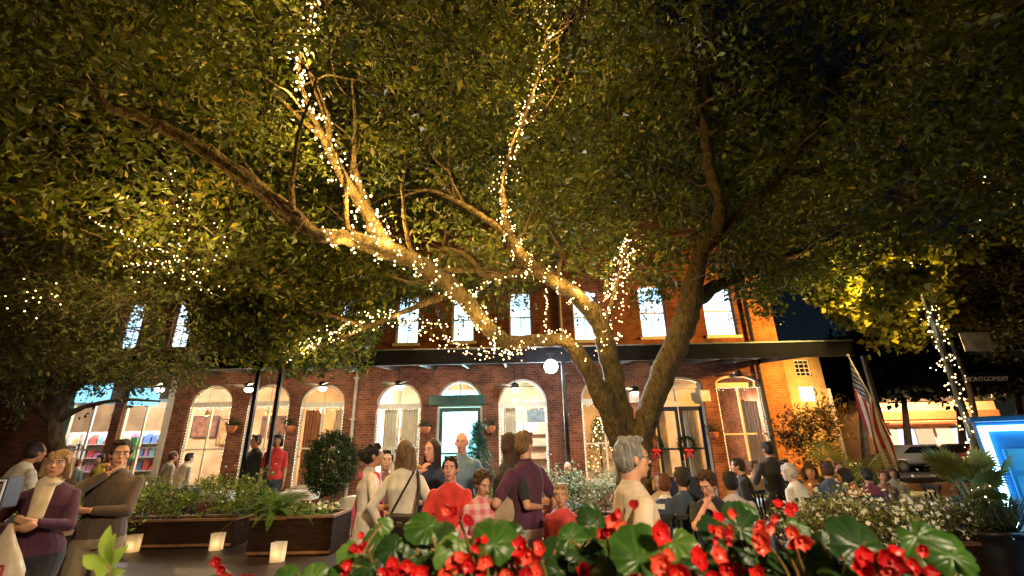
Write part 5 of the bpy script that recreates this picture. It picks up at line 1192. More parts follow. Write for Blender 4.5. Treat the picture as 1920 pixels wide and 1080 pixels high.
# --- left edge
r, Hn, W, HM = person(116, 4.3, 212, 'woman with a blond bob and plum jacket holding a plastic carrier bag', topz(845,75,4.3), True, hair=('bob','blond'), skin='warm', top=('plum_jacket',(.055,.012,.035)), bot=('black_trousers',(.02,.02,.024)), hands=((-.02,.30,1.17,(-.8,-.2,-.8)),(.09,.28,1.13,(1,-.2,-.5))), head=(-6,4,0), vox=.009, build=1.10, group=SG)
s_ = MB(); cap(s_, loc_(HM,(0,-.02,-.135))-Vector((0,0,0)), loc_(HM,(0,.03,-.15)), .072, .072, 12, ((0,0,1),.6)); cap(s_, loc_(HM,(.02,.06,-.16)), loc_(HM,(.0,.135,-.42)), .07, .055, 12, ((0,1,0),.45)); fuse(s_, 'blouse', fabric('cream_blouse',(.58,.46,.30)), r, .009, 2)
BW = (Hn[0]+Hn[1])/2
cb = empty('carrier_bag', (BW.x-.02, BW.y-.10, BW.z-.44), R(6), 'white plastic carrier bag with a black square hanging from the woman in plum', 'bag'); v = []; n = 24; prof = [(0,.20,.09),(.05,.235,.115),(.16,.225,.11),(.30,.16,.08),(.42,.095,.05),(.52,.045,.028),(.60,.016,.014)]
prof = [(z*.78, rx*.82, ry*.85) for z, rx, ry in prof]
for z, rx, ry in prof:
    for i in range(n): a = 2*math.pi*i/n; w_ = 1+.05*math.sin(5*a+z*11)*(1 if z > .1 else .3); ca, sa = math.cos(a), math.sin(a); q = (abs(ca)**2.6+abs(sa)**2.6)**(-1/2.6); v.append((rx*ca*q*w_, ry*sa*q*w_, z+.02*ca*(z < .3)))
f = [tuple(range(n-1,-1,-1))]+[(i*n+j,i*n+(j+1)%n,(i+1)*n+(j+1)%n,(i+1)*n+j) for i in range(len(prof)-1) for j in range(n)]
pbm = bagm = begmat('thin_plastic', (.60,.50,.36), (.70,.60,.45)); MB().add(v, f).build('bag', pbm, cb, True)
m = MB(); m.box(-.05,.025,-.108,-.099,.11,.185); m.build('printed_square', mat('print_black', (.012,.012,.015), .5), cb)
m = MB(); m.box(.036,.044,-.106,-.098,.05,.20); m.box(.045,.120,-.104,-.090,.192,.20); m.box(.045,.120,-.106,-.094,.05,.058); m.box(.112,.120,-.100,-.086,.059,.191); m.box(-.08,-.072,-.106,-.094,.04,.10); m.build('printed_outline', mat('print_red', (.35,.02,.03), .5), cb)
fpx = at(-10, 918, 3.6); fr_ = empty('glossy_carton', (fpx.x, 3.6, fpx.z-.11), R(8), 'dark carton with a pale glossy window edge at the left border', 'box'); m = MB(); m.box(-.19,.09,-.03,.12,-.02,.19,.01); m.build('carton', mat('carton_dark', (.02,.018,.03), .4), fr_); m = MB(); m.box(-.18,.085,-.036,-.031,.165,.178); m.box(.072,.085,-.036,-.031,.0,.164); m.build('white_edge', WHITEB, fr_); MB().box(-.02,.06,-.035,-.0305,.03,.15).build('print', mat('print_greyred', (.35,.22,.24), .3, .7, 9), fr_)
person(-40, 3.6, 150, 'person at the left border in a dark maroon coat, mostly cut off', 1.56, True, hair=('bob','dark'), top=('maroon_coat',(.09,.012,.025)), hands=((.05,.28,1.08),(.16,.24,1.10)), vox=.010, group=SG)
r, Hn, W, HM = person(226, 4.75, 208, 'man in a dark brown shirt and khaki trousers raising both hands to his mouth', topz(826,228,4.75), False, hair=('short','dark'), skin='warm', top=('brown_shirt',(.075,.048,.030)), bot=('olive_khaki',(.23,.18,.11)), hands=((.06,.24,1.20,(-1,-.1,-.6)),(.03,.165,1.50,(1,.1,-.7))), head=(14,-6,0), vox=.0085, build=1.10, lean=-3, group=SG)
sd_ = MB(); sd_.ball(tuple(Hn[1]+Vector((.01,-.05,.08))), (.04,.028,.022), 10); sd_ = sd_.build('sandwich', MATS['pastry'], None, True); tag(sd_, 'sandwich at the mouth of the man in dark brown', 'food')
person(30, 6.4, -18, 'man in a white shirt leaning forward seen from behind at the far left', topz(826,40,6.4), False, hair=('short','dark'), skin='tan', top=('white_shirt',(.68,.64,.58)), lean=14, hands=((-.22,.40,1.05),(.26,.36,1.05)), build=1.12, group=SG)
# --- left terrace diners
def sitter(px, Y, yaw, label, py, **k):
    t = topz(py, px, Y); H = 1.72; s = k.pop('H', None)
    ht = t  # seated height from the ground
    Hh = (ht-.46)/( .09+.825)*1.75 if t < 1.6 else 1.75
    Hh = max(1.25, min(1.85, Hh)); person(px, Y, yaw, label, Hh, sit=True, group=DGP, vox=k.pop('vox', .014), seat=max(.42, t-(.09+.825)*Hh/1.75) , **k)
sitter(318, 12.0, -30, 'seated diner in a pale shirt beside the leftmost arched window', 846, hair=('short','red'), skin='pink', top=('pale_shirt',(.55,.45,.36)), lean=8)
sitter(346, 12.1, -20, 'seated diner in cream leaning over the table under the leftmost arch', 848, hair=('short','black'), top=('cream_shirt',(.62,.50,.36)), lean=12)
person(478, 11.4, 150, 'person in black standing between the two iron posts', topz(816,479,11.4), hair=('short','dark'), skin='tan', top=('dark_green_black',(.015,.02,.018)), vox=.014, group=DGP)
person(518, 11.3, 200, 'dark haired woman in a red top right of the iron posts', topz(814,518,11.3), True, hair=('bob','black'), skin='tan', top=('scarlet_top',(.55,.03,.035)), sleeve='short', vox=.014, group=DGP)
person(192, 13.4, 170, 'shopper in a dark hat like haircut and yellow top outside the left shop', 1.72, True, hair=('bob','black'), top=('yellow_top',(.50,.36,.05)), vox=.016, group=SG)
person(150, 13.2, 0, 'shopper in a red cap like haircut before the shop window behind the left tree', 1.60, False, hair=('short','red'), top=('grey_blue_top',(.2,.25,.3)), vox=.016, group=SG)
# --- behind the middle shrub
sitter(1062, 10.3, 185, 'red faced man seated behind the speckled shrub left of the oak', 866, hair=('bald','grey'), skin='pink', top=('dark_jacket',(.03,.03,.035)))
# --- right-hand tables
sitter(1236, 6.0, -10, 'child in a navy and white striped top at the near right table', 888, hair=('short','red'), skin='fair', topmat=patmat('navy_white_stripe', (.03,.045,.10), (.62,.60,.58), 'stripe'), sleeve='short', vox=.011, build=.85)
sitter(1270, 5.9, -4, 'man in a navy T-shirt seen from behind at the near right table', 876, hair=('short','dark'), skin='warm', top=('navy_tee',(.035,.05,.085)), sleeve='short', vox=.011, build=1.12)
sitter(1318, 5.7, 152, 'person with tousled brown hair in black eating with both hands', 880, hair=('curly','brown'), skin='pink', top=('black_tee',(.018,.018,.02)), sleeve='short', vox=.0105, hands=((-.04,.26,.98,(-.8,0,-.9)),(.05,.25,1.02,(.8,0,-.9))), head=(-20,-24,0), lean=14)
sitter(1357, 5.8, -18, 'man with black hair in a pale mauve shirt seen from behind', 884, hair=('short','black'), skin='tan', top=('pale_mauve',(.45,.37,.40)), vox=.011)
sitter(1386, 8.3, 60, 'dark haired diner in black just left of the waiter', 858, hair=('short','dark'), skin='warm', top=('black_shirt',(.02,.02,.022)), lean=6)
sitter(1404, 8.9, 190, 'diner with a warm lit face in tan beside the waiter', 864, hair=('short','light'), skin='warm', top=('tan_shirt',(.45,.28,.12)))
person(1437, 7.9, 8, 'waiter all in black standing with his back turned among the right tables', topz(829,1437,7.9), hair=('short','black'), skin='tan', top=('waiter_black',(.016,.013,.012)), bot=('waiter_trousers',(.014,.012,.012)), vox=.012, hands=((-.14,.22,1.08),(.14,.22,1.08)), build=1.05, group=SG)
sitter(1483, 7.1, 30, 'white haired diner in a white top at the right tables', 867, hair=('bob','white'), skin='pink', top=('white_top',(.68,.62,.55)), lean=10)
sitter(1505, 7.6, 150, 'diner in a rust orange blouse between the white haired diner and the man in blue', 868, fem=True, hair=('bob','brown'), skin='warm', top=('rust_blouse',(.42,.16,.05)))
sitter(1538, 7.3, -30, 'man in a dark slate blue shirt leaning at the right tables', 864, hair=('short','brown'), skin='warm', top=('slate_blue',(.05,.07,.12)), lean=8, build=1.1)
sitter(1584, 7.2, 50, 'woman in a bright orange knit at the right tables', 876, fem=True, hair=('bob','dark'), skin='warm', top=('bright_orange',(.60,.20,.03)), lean=10)
sitter(1632, 8.3, 160, 'diner in a dusty pink top at the rightmost table', 880, fem=True, hair=('short','red'), skin='pink', top=('dusty_pink',(.45,.24,.20)), lean=8)
sitter(1226, 7.4, 165, 'fair haired diner facing the striped child across the near right table', 892, fem=True, hair=('bob','blond'), skin='pink', top=('beige_knit',(.40,.30,.20)))
sitter(1462, 8.9, 175, 'diner in olive facing the camera just right of the waiter', 862, hair=('short','brown'), skin='warm', top=('olive_shirt',(.16,.15,.05)))
sitter(1558, 8.4, 165, 'diner in cream facing the camera behind the man in slate blue', 866, hair=('short','light'), skin='pink', top=('ivory_shirt',(.60,.52,.42)))
sitter(1610, 7.6, -20, 'diner with black hair in plum red beside the woman in bright orange', 878, hair=('short','black'), skin='tan', top=('plum_red',(.22,.04,.06)), lean=6)
sitter(1655, 9.0, 150, 'diner in pale grey nearest the flag', 876, fem=True, hair=('bob','brown'), skin='warm', top=('pale_grey',(.42,.40,.38)))
# ================================================================= lamps and fittings
TERRA = mat('terracotta', (.42,.14,.06), .7, .2, 8)
FLOODM = emit('flood_lens', (.9,.96,1.0), 60.0)
def floodlight(px, py, Y, label, s, watts, tgt):
    c = at(px, py, Y); root = empty('floodlight', c, 0, label, 'floodlight')
    b = MB(); b.box(-.075*s,.075*s,.0,.08*s,-.07*s,.07*s, .012); b.build('housing', DARKM, root)
    l = MB(); l.ball((0,-.005,0), (.088*s,.05*s,.088*s), 16); l.build('lens', FLOODM, root, True)
    k = MB(); k.box(-.012*s,.012*s,.03,.06,.071*s,.16*s); k.box(-.05*s,.05*s,.03,.07,.162*s,.175*s); k.build('bracket', DARKM, root)
    if watts: adopt(lamp('flood_glow', c+Vector((0,-.12,-.02)), watts, COOL, .08, 125, c+Vector((-.2,-3,-2.6)), .6), root); adopt(lamp('flood_glow', c+Vector((0,-.12,-.02)), watts*.05, COOL, .08), root)
    return root
floodlight(1033, 687, 10.85, 'blinding white floodlight fixed under the canopy edge beside the oak', 1.9, 1000, None)
floodlight(1086, 689, 10.9, 'smaller white floodlight close to the leaning oak stem', .5, 40, None)
floodlight(1112, 553, 14.7, 'small white floodlight high on the upper wall behind the oak limb', .6, 60, None)
lamp('flood_back_spill', at(1033,687,10.85)+Vector((0,.55,-.1)), 260, COOL, .1)
SHADE = emit('fan_lamp_glow', (1.0,.86,.60), 7.0)
def fan(px, py, Y, label, lit=True, watts=110):
    c = at(px, py, Y); root = empty('ceiling_fan', c, 0, label, 'ceiling fan', 'ceiling fans under the canopy')
    b = MB(); b.lathe([(.09,.0),(.12,.03),(.12,.12),(.05,.16)], 14); b.build('motor', DARKM, root, True)
    r = MB(); top = cz1-.12+(bz+.12-(cz1-.10))*(Y-CF)/4.0-c.z; r.tube([(0,0,.15),(0,0,top)], .012, 6); r.build('rod', DARKM, root)
    for k in range(5):
        a = 2*math.pi*k/5+.3; m = MB(); m.box(.10,.62,-.065,.065,.06,.07); bl = m.build('blade', mat('fan_blade_wood', (.03,.02,.015), .5), root); bl.rotation_euler = (R(12),0,a)
    if lit:
        s = MB(); s.lathe([(.0,-.105),(.07,-.10),(.11,-.06),(.115,-.015),(.09,-.002)], 14); s.build('lamp_shade', SHADE, root, True)
        l = lamp('fan_lamp', c+Vector((0,0,-.22)), watts, (1.0,.78,.48), .10); adopt(l, root)
    return root
fan(467, 728, 12.6, 'lit ceiling fan close to the left iron post', watts=62); fan(605, 726, 13.0, 'lit ceiling fan before the window behind the topiary bush', watts=62)
fan(748, 724, 13.0, 'lit ceiling fan before the arched window left of the green board', watts=50); fan(1190, 735, 13.4, 'lit ceiling fan glimpsed between the oak stems', watts=45)
fan(1386, 706, 13.2, 'unlit dark ceiling fan before the tall window at the pilaster', lit=False)
fan(300, 728, 12.8, 'lit ceiling fan half hidden by the left tree leaves', watts=62)
fan(965, 728, 13.6, 'lit ceiling fan before the arched window right of the green board', watts=35)
# pendants inside the rooms
PSH = emit('pendant_glow', (1.0,.74,.38), 6.0)
def pendant(x, y, z, label, watts, col=(1.0,.70,.36)):
    root = empty('pendant_lamp', (x,y,z), 0, label, 'pendant lamp', 'pendant lamps inside the restaurant')
    m = MB(); m.lathe([(.03,.12),(.16,-.06),(.15,-.065),(.02,.10)][::-1], 14); m.build('shade', mat('brass_shade', (.45,.30,.12), .35, metal=.8), root, True)
    b = MB(); b.ball((0,0,-.03), .055, 8); b.build('bulb', PSH, root, True)
    c = MB(); c.tube([(0,0,.12),(0,0,ZM-.06-z)], .006, 5); c.build('cord', DARKM, root)
    adopt(lamp('pendant_light', (x,y,z-.14), watts, col, .12), root)
for px, w, col, lab in [(395,300,(1,.66,.32),'pendant lamp glowing inside the leftmost arched window'),(510,300,(1,.66,.32),'pendant lamp glowing inside the window behind the iron posts'),(610,330,(1,.68,.34),'pendant lamp glowing inside the window behind the topiary'),
                   (760,950,(.98,.98,.90),'pendant lamp inside the window left of the green board'),(985,950,(1,.98,.90),'pendant lamp inside the window right of the green board'),(1140,200,(1,.74,.42),'pendant lamp inside the window behind the oak'),(1275,330,(1,.72,.40),'pendant lamp inside the paired doors'),(1390,480,(1,.88,.66),'pendant lamp inside the tall pilaster window')]:
    pendant(at(px,740,17.0).x, 17.0, 3.05, lab, w, col)
lamp('shop_ceiling_light', (at(165,740,16.6).x, 16.6, 3.7), 420, (.92,.96,1), .3); lamp('shop_ceiling_light', (at(270,740,16.6).x, 16.6, 3.7), 420, (1,.92,.96), .3)
P_(MB().box(at(815,820,18.6).x, at(912,820,18.6).x, 18.6, 18.7, .03, 3.9).build('teal_glow_panel', mat('teal_glow_paint', (.22,.58,.60), .6, .2, 2)))  # added panel; its teal paint imitates the doorway's cool light
lamp('doorway_light', (at(862,740,16.2).x, 16.2, 3.2), 1300, (.50,.90,1.0), .2)
# interior furnishing seen through the panes
CURT = mat('pale_curtain', (.72,.62,.46), .8, .12, 4, sheen=.3); CURTR = mat('rust_curtain', (.34,.15,.07), .8, .2, 4)
def curtain(x0, x1, z0, z1, y, label, m):
    v = []; f = []; n = 28
    for i in range(n+1):
        t = i/n; x = x0+(x1-x0)*t; yy = y+.045*math.sin(t*n*1.25); v += [(x,yy,z0),(x,yy*.3+y*.7,z1)]
    for i in range(n): f.append((2*i,2*i+2,2*i+3,2*i+1))
    v2 = [(a,b+.012,c) for a,b,c in v]; k = len(v); f2 = [(a+k,d+k,c+k,b+k) for a,b,c,d in f]
    o = MB().add(v+v2, f+f2+[(0,1,k+1,k),(2*n,2*n+k,2*n+1+k,2*n+1)]).build('curtain', m, None, True); tag(o, label, 'curtain'); return o
def cur(pa, pb, m, label): curtain(at(pa,820,15.75).x, at(pb,820,15.75).x, .45, 3.0, 15.75, label, m)
cur(568,600,CURTR,'rust curtain inside the window behind the topiary bush'); cur(625,650,CURT,'pale curtain edge inside the window behind the topiary')
cur(718,742,CURT,'pale curtain on the left inside the window left of the green board'); cur(752,782,CURT,'pale curtain on the right inside the window left of the green board'); cur(945,968,CURT,'pale curtain inside the window right of the green board')
cur(1400,1432,WHITEB,'white curtain inside the tall pilaster window'); cur(1285,1312,CURT,'pale curtain behind the right-hand blue door'); cur(1236,1252,CURT,'pale curtain behind the left-hand blue door')
def framed(px, py, w, h, label, c, Y=20.3):
    p = at(px, py, Y); root = empty('wall_picture', p, 0, label, 'picture')
    MB().box(-w/2-.05,w/2+.05,0,.04,-h/2-.05,h/2+.05).build('frame', mat('dark_frame_wood', (.06,.03,.015), .5), root)
    MB().box(-w/2,w/2,-.006,-.001,-h/2,h/2).build('canvas', mat('canvas_'+str(px), c, .8, .6, 5), root)
framed(383,800,1.0,.8,'dark framed picture on the back wall of the leftmost arched room',(.20,.09,.05)); framed(425,810,.7,1.0,'brownish framed picture beside the leftmost arched window light',(.35,.20,.08)); framed(515,800,1.1,.8,'framed picture on the back wall behind the iron posts',(.12,.06,.04)); framed(640,812,.6,.9,'framed picture behind the pale curtain edge',(.30,.15,.06))
framed(1010,790,.9,1.0,'dark picture inside the window right of the green board',(.08,.09,.10)); framed(1375,790,.9,.7,'reddish picture inside the pilaster window',(.35,.05,.04))
# sideboard, bar counter
o = empty('bar_counter', (at(870,850,18).x, 18, 0), 0, 'pale lit bar counter inside the doorway under the green board', 'bar'); MB().box(-1.6,1.6,-.3,.3,0,1.05,.02).build('body', mat('pale_counter', (.6,.66,.66), .5), o); MB().box(-1.7,1.7,-.38,.36,1.052,1.10,.01).build('top', WHITEB, o)
for px, Y, lab in ((985,18.5,'wooden back bar shelves inside the window right of the green board'),(760,19.5,'wooden shelves inside the window left of the green board')):
    o = empty('back_bar', (at(px,850,Y).x, Y, 0), 0, lab, 'shelves'); b = MB(); b.box(-1.1,-1.05,0,.35,0,2.6); b.box(1.05,1.1,0,.35,0,2.6); b.box(-1.049,1.049,.30,.35,0,2.6); b.build('carcass', mat('shelf_wood', (.16,.08,.04), .5), o)
    for z in (.8,1.25,1.7,2.15): MB().box(-1.049,1.049,.0,.299,z,z+.03).build('shelf', mat('shelf_wood', (.16,.08,.04), .5), o)
# Christmas tree in the window behind the oak
ct = empty('christmas_tree', (at(1128,860,16.3).x,16.3,0.02), 0, 'lit Christmas tree inside the window left of the oak trunk', 'tree'); cx0 = at(1128,860,16.3).x; cc = []
for i in range(420):
    t = rng.random()**.75; a = rng.random()*6.28; r = (.75*(1-t)+.05); cc.append([cx0+math.cos(a)*r, 16.3+math.sin(a)*r*.8, .3+t*2.3])
cc = np.array(cc); sprays(cc, 14, .08, .14, 'foliage', leafmat('fir_needles', (.02,.05,.015), (.06,.10,.03), .6, .2), ct, False, .3, .2)
m = MB(); m.tube([(cx0,16.3,.02),(cx0,16.3,2.5)], [.05,.012], 8); adopt(m.build('trunk', BARKD), ct)
for i in range(95):
    p = cc[rng.integers(len(cc))]+np.array([0,-.12,0]); b = bpy.data.objects.new('bulb', BME[.018]); COL.objects.link(b); b.location = p; adopt(b, ct)
# the left shop: two display shelves full of goods
cols = [(.7,.15,.12),(.75,.72,.7),(.15,.3,.65),(.8,.6,.15),(.2,.5,.25),(.6,.3,.55),(.85,.82,.75),(.3,.6,.7)]
sh = 0
for px, lab in ((110,'display shelf of goods in the shop at the far left'),(195,'display shelf of goods in the shop behind the left tree'),(285,'display shelf of goods in the shop beside the white pilaster')):
    X0 = at(px,820,16.8).x; o = empty('display_shelf', (X0,16.8,0), 0, lab, 'shelf'); b = MB(); b.box(-.9,-.86,0,.4,0,2.5); b.box(.86,.9,0,.4,0,2.5); b.box(-.859,.859,.36,.4,0,2.5); b.build('carcass', WHITEB, o)
    for z in (.7,1.15,1.6,2.05):
        MB().box(-.859,.859,0,.359,z,z+.03).build('shelf', WHITEB, o)
        x = -.8
        while x < .72:
            w = random.uniform(.12,.28); h = random.uniform(.14,.36); i = random.randrange(8)
            q = MB(); q.box(0,w*.9,.06,.26,0,h*.82,.012); q.box(w*.2,w*.7,.09,.22,h*.822,h, .01)
            g_ = q.build('boxed_good', mat('good_%d' % i, cols[i], .5, .25, 12)); g_.location = (X0+x, 16.8, z+.031); tag(g_, 'colourful boxed good on a lit shop shelf at the left', 'box', 'goods on the shop shelves'); x += w+.03
gs = MB().box(at(247,822,15.9).x, at(259,822,15.9).x, 15.88, 15.9, 1.55, 2.25).build('hanging_cloth', mat('green_cloth', (.10,.55,.12), .7)); tag(gs, 'bright green cloth hanging inside the left shop window', 'cloth')
tt = MB().box(at(160,738,FY).x, at(222,738,FY).x, FY-.30, FY-.26, fz(190,756), fz(190,722)).build('shop_sign', emit('blue_shop_sign', (.25,.62,.85), 1.3)); tag(tt, 'lit pale blue sign over the left shop window nearest the tree', 'sign')
tt = MB().box(at(258,738,FY).x, at(312,738,FY).x, FY-.30, FY-.26, fz(285,762), fz(285,730)).build('shop_sign', emit('blue_shop_sign', (.25,.62,.85), 1.3)); tag(tt, 'lit pale blue sign over the shop window beside the white pilaster', 'sign')
# wall pots (hanging terracotta planters)
for px, py, lab in ((433,806,'right of the leftmost arched window'),(543,806,'right of the window behind the iron posts'),(797,808,'left of the green board door'),(920,806,'right of the green board door'),(1338,818,'between the blue doors and the pilaster window')):
    p = at(px, py, FY-.2); root = empty('wall_planter', p, 0, 'small terracotta wall planter '+lab, 'planter', 'terracotta wall planters')
    m = MB(); m.lathe([(.08,-.1),(.14,.0),(.17,.09),(.175,.12),(.15,.12)], 14); m.build('pot', TERRA, root, True)
    k = MB(); k.box(-.02,.02,.12,.198,-.05,.06); k.build('bracket', DARKM, root)
    cl = np.array(p)+rng.normal(size=(24,3))*np.array([.10,.07,.06])+np.array([0,0,.2]); sprays(cl, 12, .06, .12, 'foliage', TOPI, root, False, 0, .5)
# notices on the wall
for px, py, w, h, lab in ((1323,742,.30,.36,'small white notice on the wall right of the blue doors'),(1189,744,.32,.36,'small white notice on the wall seen between oak stems')):
    p = at(px,py,FY-.03); o = MB().box(p.x-w/2,p.x+w/2,FY-.03,FY-.004,p.z-h/2,p.z+h/2,.004).build('notice', mat('paper_white', (.75,.72,.70), .6)); tag(o, lab, 'notice')
# wreaths with red bows on the doors
RIB = mat('red_ribbon', (.55,.01,.02), .45, .15, 10)
for px, lab in ((1228,'Christmas wreath with red bow on the left-hand blue door'),(1288,'Christmas wreath with red bow on the right-hand blue door')):
    p = at(px, 834, FY+.06); root = empty('wreath', p, 0, lab, 'wreath', 'wreaths on the blue doors')
    a = rng.random(130)*6.28; cl = np.array(p)+np.stack([np.cos(a)*.22, rng.normal(size=130)*.02, np.sin(a)*.22], 1)+rng.normal(size=(130,3))*.018
    sprays(cl, 14, .06, .07, 'foliage', TOPI, root, False, 0, .35)
    b = MB()
    for s in (-1,1): b.ball((s*.075,-.06,-.17), (.075,.03,.05), 10); b.tube([(0,-.06,-.18),(s*.05,-.06,-.28),(s*.08,-.06,-.40)], [.02,.03,.025], 6)
    b.ball((0,-.075,-.175), .03, 8); b.build('bow', RIB, root, True)
# ================================================================= tables and chairs of the terrace
CLOTH = mat('white_tablecloth', (.72,.68,.60), .75, .06, 3)
def chair_proto(x, y, rz, label):
    root = empty('bistro_chair', (x,y,0), rz, label, 'chair', 'dark bistro chairs on the terrace')
    MB().box(-.2,.2,-.2,.2,.43,.46,.012).build('seat', DARKM, root)
    b = MB(); 
    for q in (-.15,-.05,.05,.15): b.box(q-.015,q+.015,-.215,-.195,.47,.86)
    b.box(-.2,.2,-.22,-.19,.861,.92,.008); b.build('backrest', DARKM, root)
    for sx in (-1,1):
        for sy in (-1,1):
            m = MB(); m.tube([(sx*.18,sy*.18,.43),(sx*.20,sy*.20,0)], .014, 6); m.build('leg', DARKM, root)
    return root
_ch = None
def chair(x, y, rz, label):
    global _ch
    if _ch is None: _ch = chair_proto(x, y, rz, label); return _ch
    c = copy_tree(_ch); c.location = (x,y,0); c.rotation_euler = (0,0,rz); c['label'] = label; return c
def table(x, y, label, w=.78, things=()):
    root = empty('dining_table', (x,y,0), 0, label, 'table', 'terrace tables under white cloths')
    m = MB(); v = []; n = 32
    for z, k in ((.745,1.0),(.70,1.015),(.56,1.04)):
        for i in range(n):
            a = 2*math.pi*i/n; c, s = math.cos(a), math.sin(a); r = 1/max(abs(c),abs(s)); r = min(r,1.25)*w/2*k
            if z < .6: r *= 1+.03*math.sin(a*8)
            v.append((r*c, r*s, z))
    f = [tuple(range(n))]+[(j*n+i,(j+1)*n+i,(j+1)*n+(i+1)%n,j*n+(i+1)%n) for j in range(2) for i in range(n)]
    m.add(v, f).build('tablecloth', CLOTH, root, True)
    p = MB(); p.lathe([(.22,0),(.22,.02),(.04,.04),(.035,.74)], 12); p.build('pedestal', DARKM, root, True)
    return root
TAB = [(430,12.6,'white clothed table under the leftmost arched window'),(300,12.4,'white clothed table behind the left tree'),(575,12.4,'white clothed table before the window behind the topiary'),(690,10.6,'white clothed table between the topiary and the pink scarf woman'),
       (1290,6.5,'white clothed table of the party with the striped child'),(1440,8.6,'white clothed table beside the standing waiter'),(1540,7.7,'white clothed table of the right-hand diners in orange'),(1660,9.2,'white clothed table near the flag post')]
for px, Y, lab in TAB: p = ground(px, Y); table(p.x, Y, lab, 1.0 if px in (1290,1540) else .8)
def glassware(x, y, label):
    o = empty('wine_glass', (x,y,.747), 0, label, 'glass', 'wine glasses on the tables'); m = MB(); m.lathe([(.032,0),(.03,.004),(.004,.01),(.004,.09),(.03,.12),(.036,.16),(.03,.2)], 12); m.build('bowl', glass('wine_glass_mat', (.92,.95,.95), .25), o, True)
for px, Y, lab in ((425,12.5,'wine glass on the table under the leftmost arch'),(437,12.7,'wine glass at the back of the leftmost arch table'),(1300,6.4,'wine glass on the striped child party table'),(1548,7.6,'wine glass on the orange diners table')): p = ground(px,Y); glassware(p.x, Y, lab)
CH = [(318,12.0,150,'dark bistro chair of the pale shirted diner beside the left pilaster'),(347,12.1,160,'dark bistro chair of the diner in cream under the leftmost arch'),(478,11.6,20,'dark bistro chair of the dark diner at the iron posts'),(516,11.7,-20,'dark bistro chair of the diner in red'),
      (1237,5.95,0,'dark bistro chair of the striped child'),(1270,5.85,0,'dark bistro chair of the man in navy'),(1315,7.3,180,'dark bistro chair across the table from the man in navy'),(1357,5.9,30,'dark bistro chair of the man in pale mauve'),
      (1386,8.4,30,'dark bistro chair of the dark haired diner near the waiter'),(1484,7.2,-10,'dark bistro chair of the white haired diner'),(1536,7.2,0,'dark bistro chair of the diner in dark blue'),(1583,7.3,10,'dark bistro chair of the diner in orange'),(1640,8.8,180,'empty dark bistro chair near the flag post'),(1695,8.6,90,'empty dark bistro chair left of the potted palm'),(1740,8.8,40,'empty dark bistro chair furthest right on the terrace')]
for px, Y, a, lab in CH: p = ground(px, Y); chair(p.x, Y, R(a), lab)
# ================================================================= luminaria bags along the walk
BAG = None
def bagmat():
    m, n, l, p = _base('lit_paper_bag'); p.inputs['Base Color'].default_value = (.76,.68,.54,1); p.inputs['Roughness'].default_value = .8
    t = n.new('ShaderNodeBsdfTranslucent'); t.inputs[0].default_value = (.85,.74,.54,1); ms = n.new('ShaderNodeMixShader'); ms.inputs[0].default_value = .6
    l.new(p.outputs[0], ms.inputs[1]); l.new(t.outputs[0], ms.inputs[2]); l.new(ms.outputs[0], n['Material Output'].inputs[0]); return m
BAG = bagmat()
for px, pb, lab in ((289,1004,'glowing paper luminaria bag at the left end of the long planter'),(437,1008,'glowing paper luminaria bag at the right end of the long planter'),(519,1054,'glowing paper luminaria bag standing alone nearest the flowers'),(617,1018,'glowing paper luminaria bag before the topiary planter'),(1896,1034,'glowing paper luminaria bag by the kiosk at the right')):
    d = CR @ Vector(((px-960)/F, (540-pb)/F, -1)); k = -CAM_H/d.z; x, y = d.x*k, d.y*k
    if px == 289 or px == 437: y = min(y, 9.35); x = ground(px, y).x
    root = empty('paper_luminaria', (x,y,0), R(random.uniform(-25,25)), lab, 'luminaria', 'paper luminaria bags along the walk')
    w, dd, h = .105, .065, .29; m = MB()
    v = []; 
    for z, s in ((.004,.92),(h,1.0)):
        v += [(-w*s,-dd*s,z),(0,-dd*s*1.05,z),(w*s,-dd*s,z),(w*s*.9,0,z),(w*s,dd*s,z),(0,dd*s*1.05,z),(-w*s,dd*s,z),(-w*s*.9,0,z)]
    f = [tuple(range(7,-1,-1))]+[(i,(i+1)%8,8+(i+1)%8,8+i) for i in range(8)]; m.add(v, f).build('bag', BAG, root)
    c = MB(); c.lathe([(.02,.01),(.02,.05),(.004,.052),(.004,.06)], 8); c.build('candle', PETALW, root); fl = MB(); fl.ball((0,0,.078), (.007,.007,.016), 6); fl.build('flame', emit('flame', (1,.6,.2), 30, False), root)
    adopt(lamp('candle_light', (x,y,.13), .7, (1,.72,.42), .02), root)
# ================================================================= flag, lamp post, signs, kiosk, street
FL = empty('flag', at(1592,672,10.6), 0, 'American flag hanging in folds from a slanted pole near the canopy end', 'flag')
a = at(1592,670,10.6); b = at(1662,800,10.6); pm = MB(); pm.tube([a+(a-b)*.02, b+(b-a)*.12], .016, 8); pm.ball(a+(a-b)*.03, .035, 8); adopt(pm.build('pole', mat('pale_pole', (.45,.40,.33), .4, metal=.3), None, True), FL)
NU, NV = 96, 78; V = []; FC = []; MI = []
hv = (b-a)*.98; L = 1.62
for iv in range(NV+1):
    for iu in range(NU+1):
        u, v = iu/NU, iv/NV; p = a + hv*v
        q = p + Vector((0,0,-1))*L*u + Vector((-.10*u*(1-v) -.04*u*v, .0, 0)); q += Vector((.05*math.sin(v*9+u*2.5)*min(1,u*3), .13*math.sin(v*11+u*3)*min(1,u*2.5), -.05*u*v)); V.append(q)
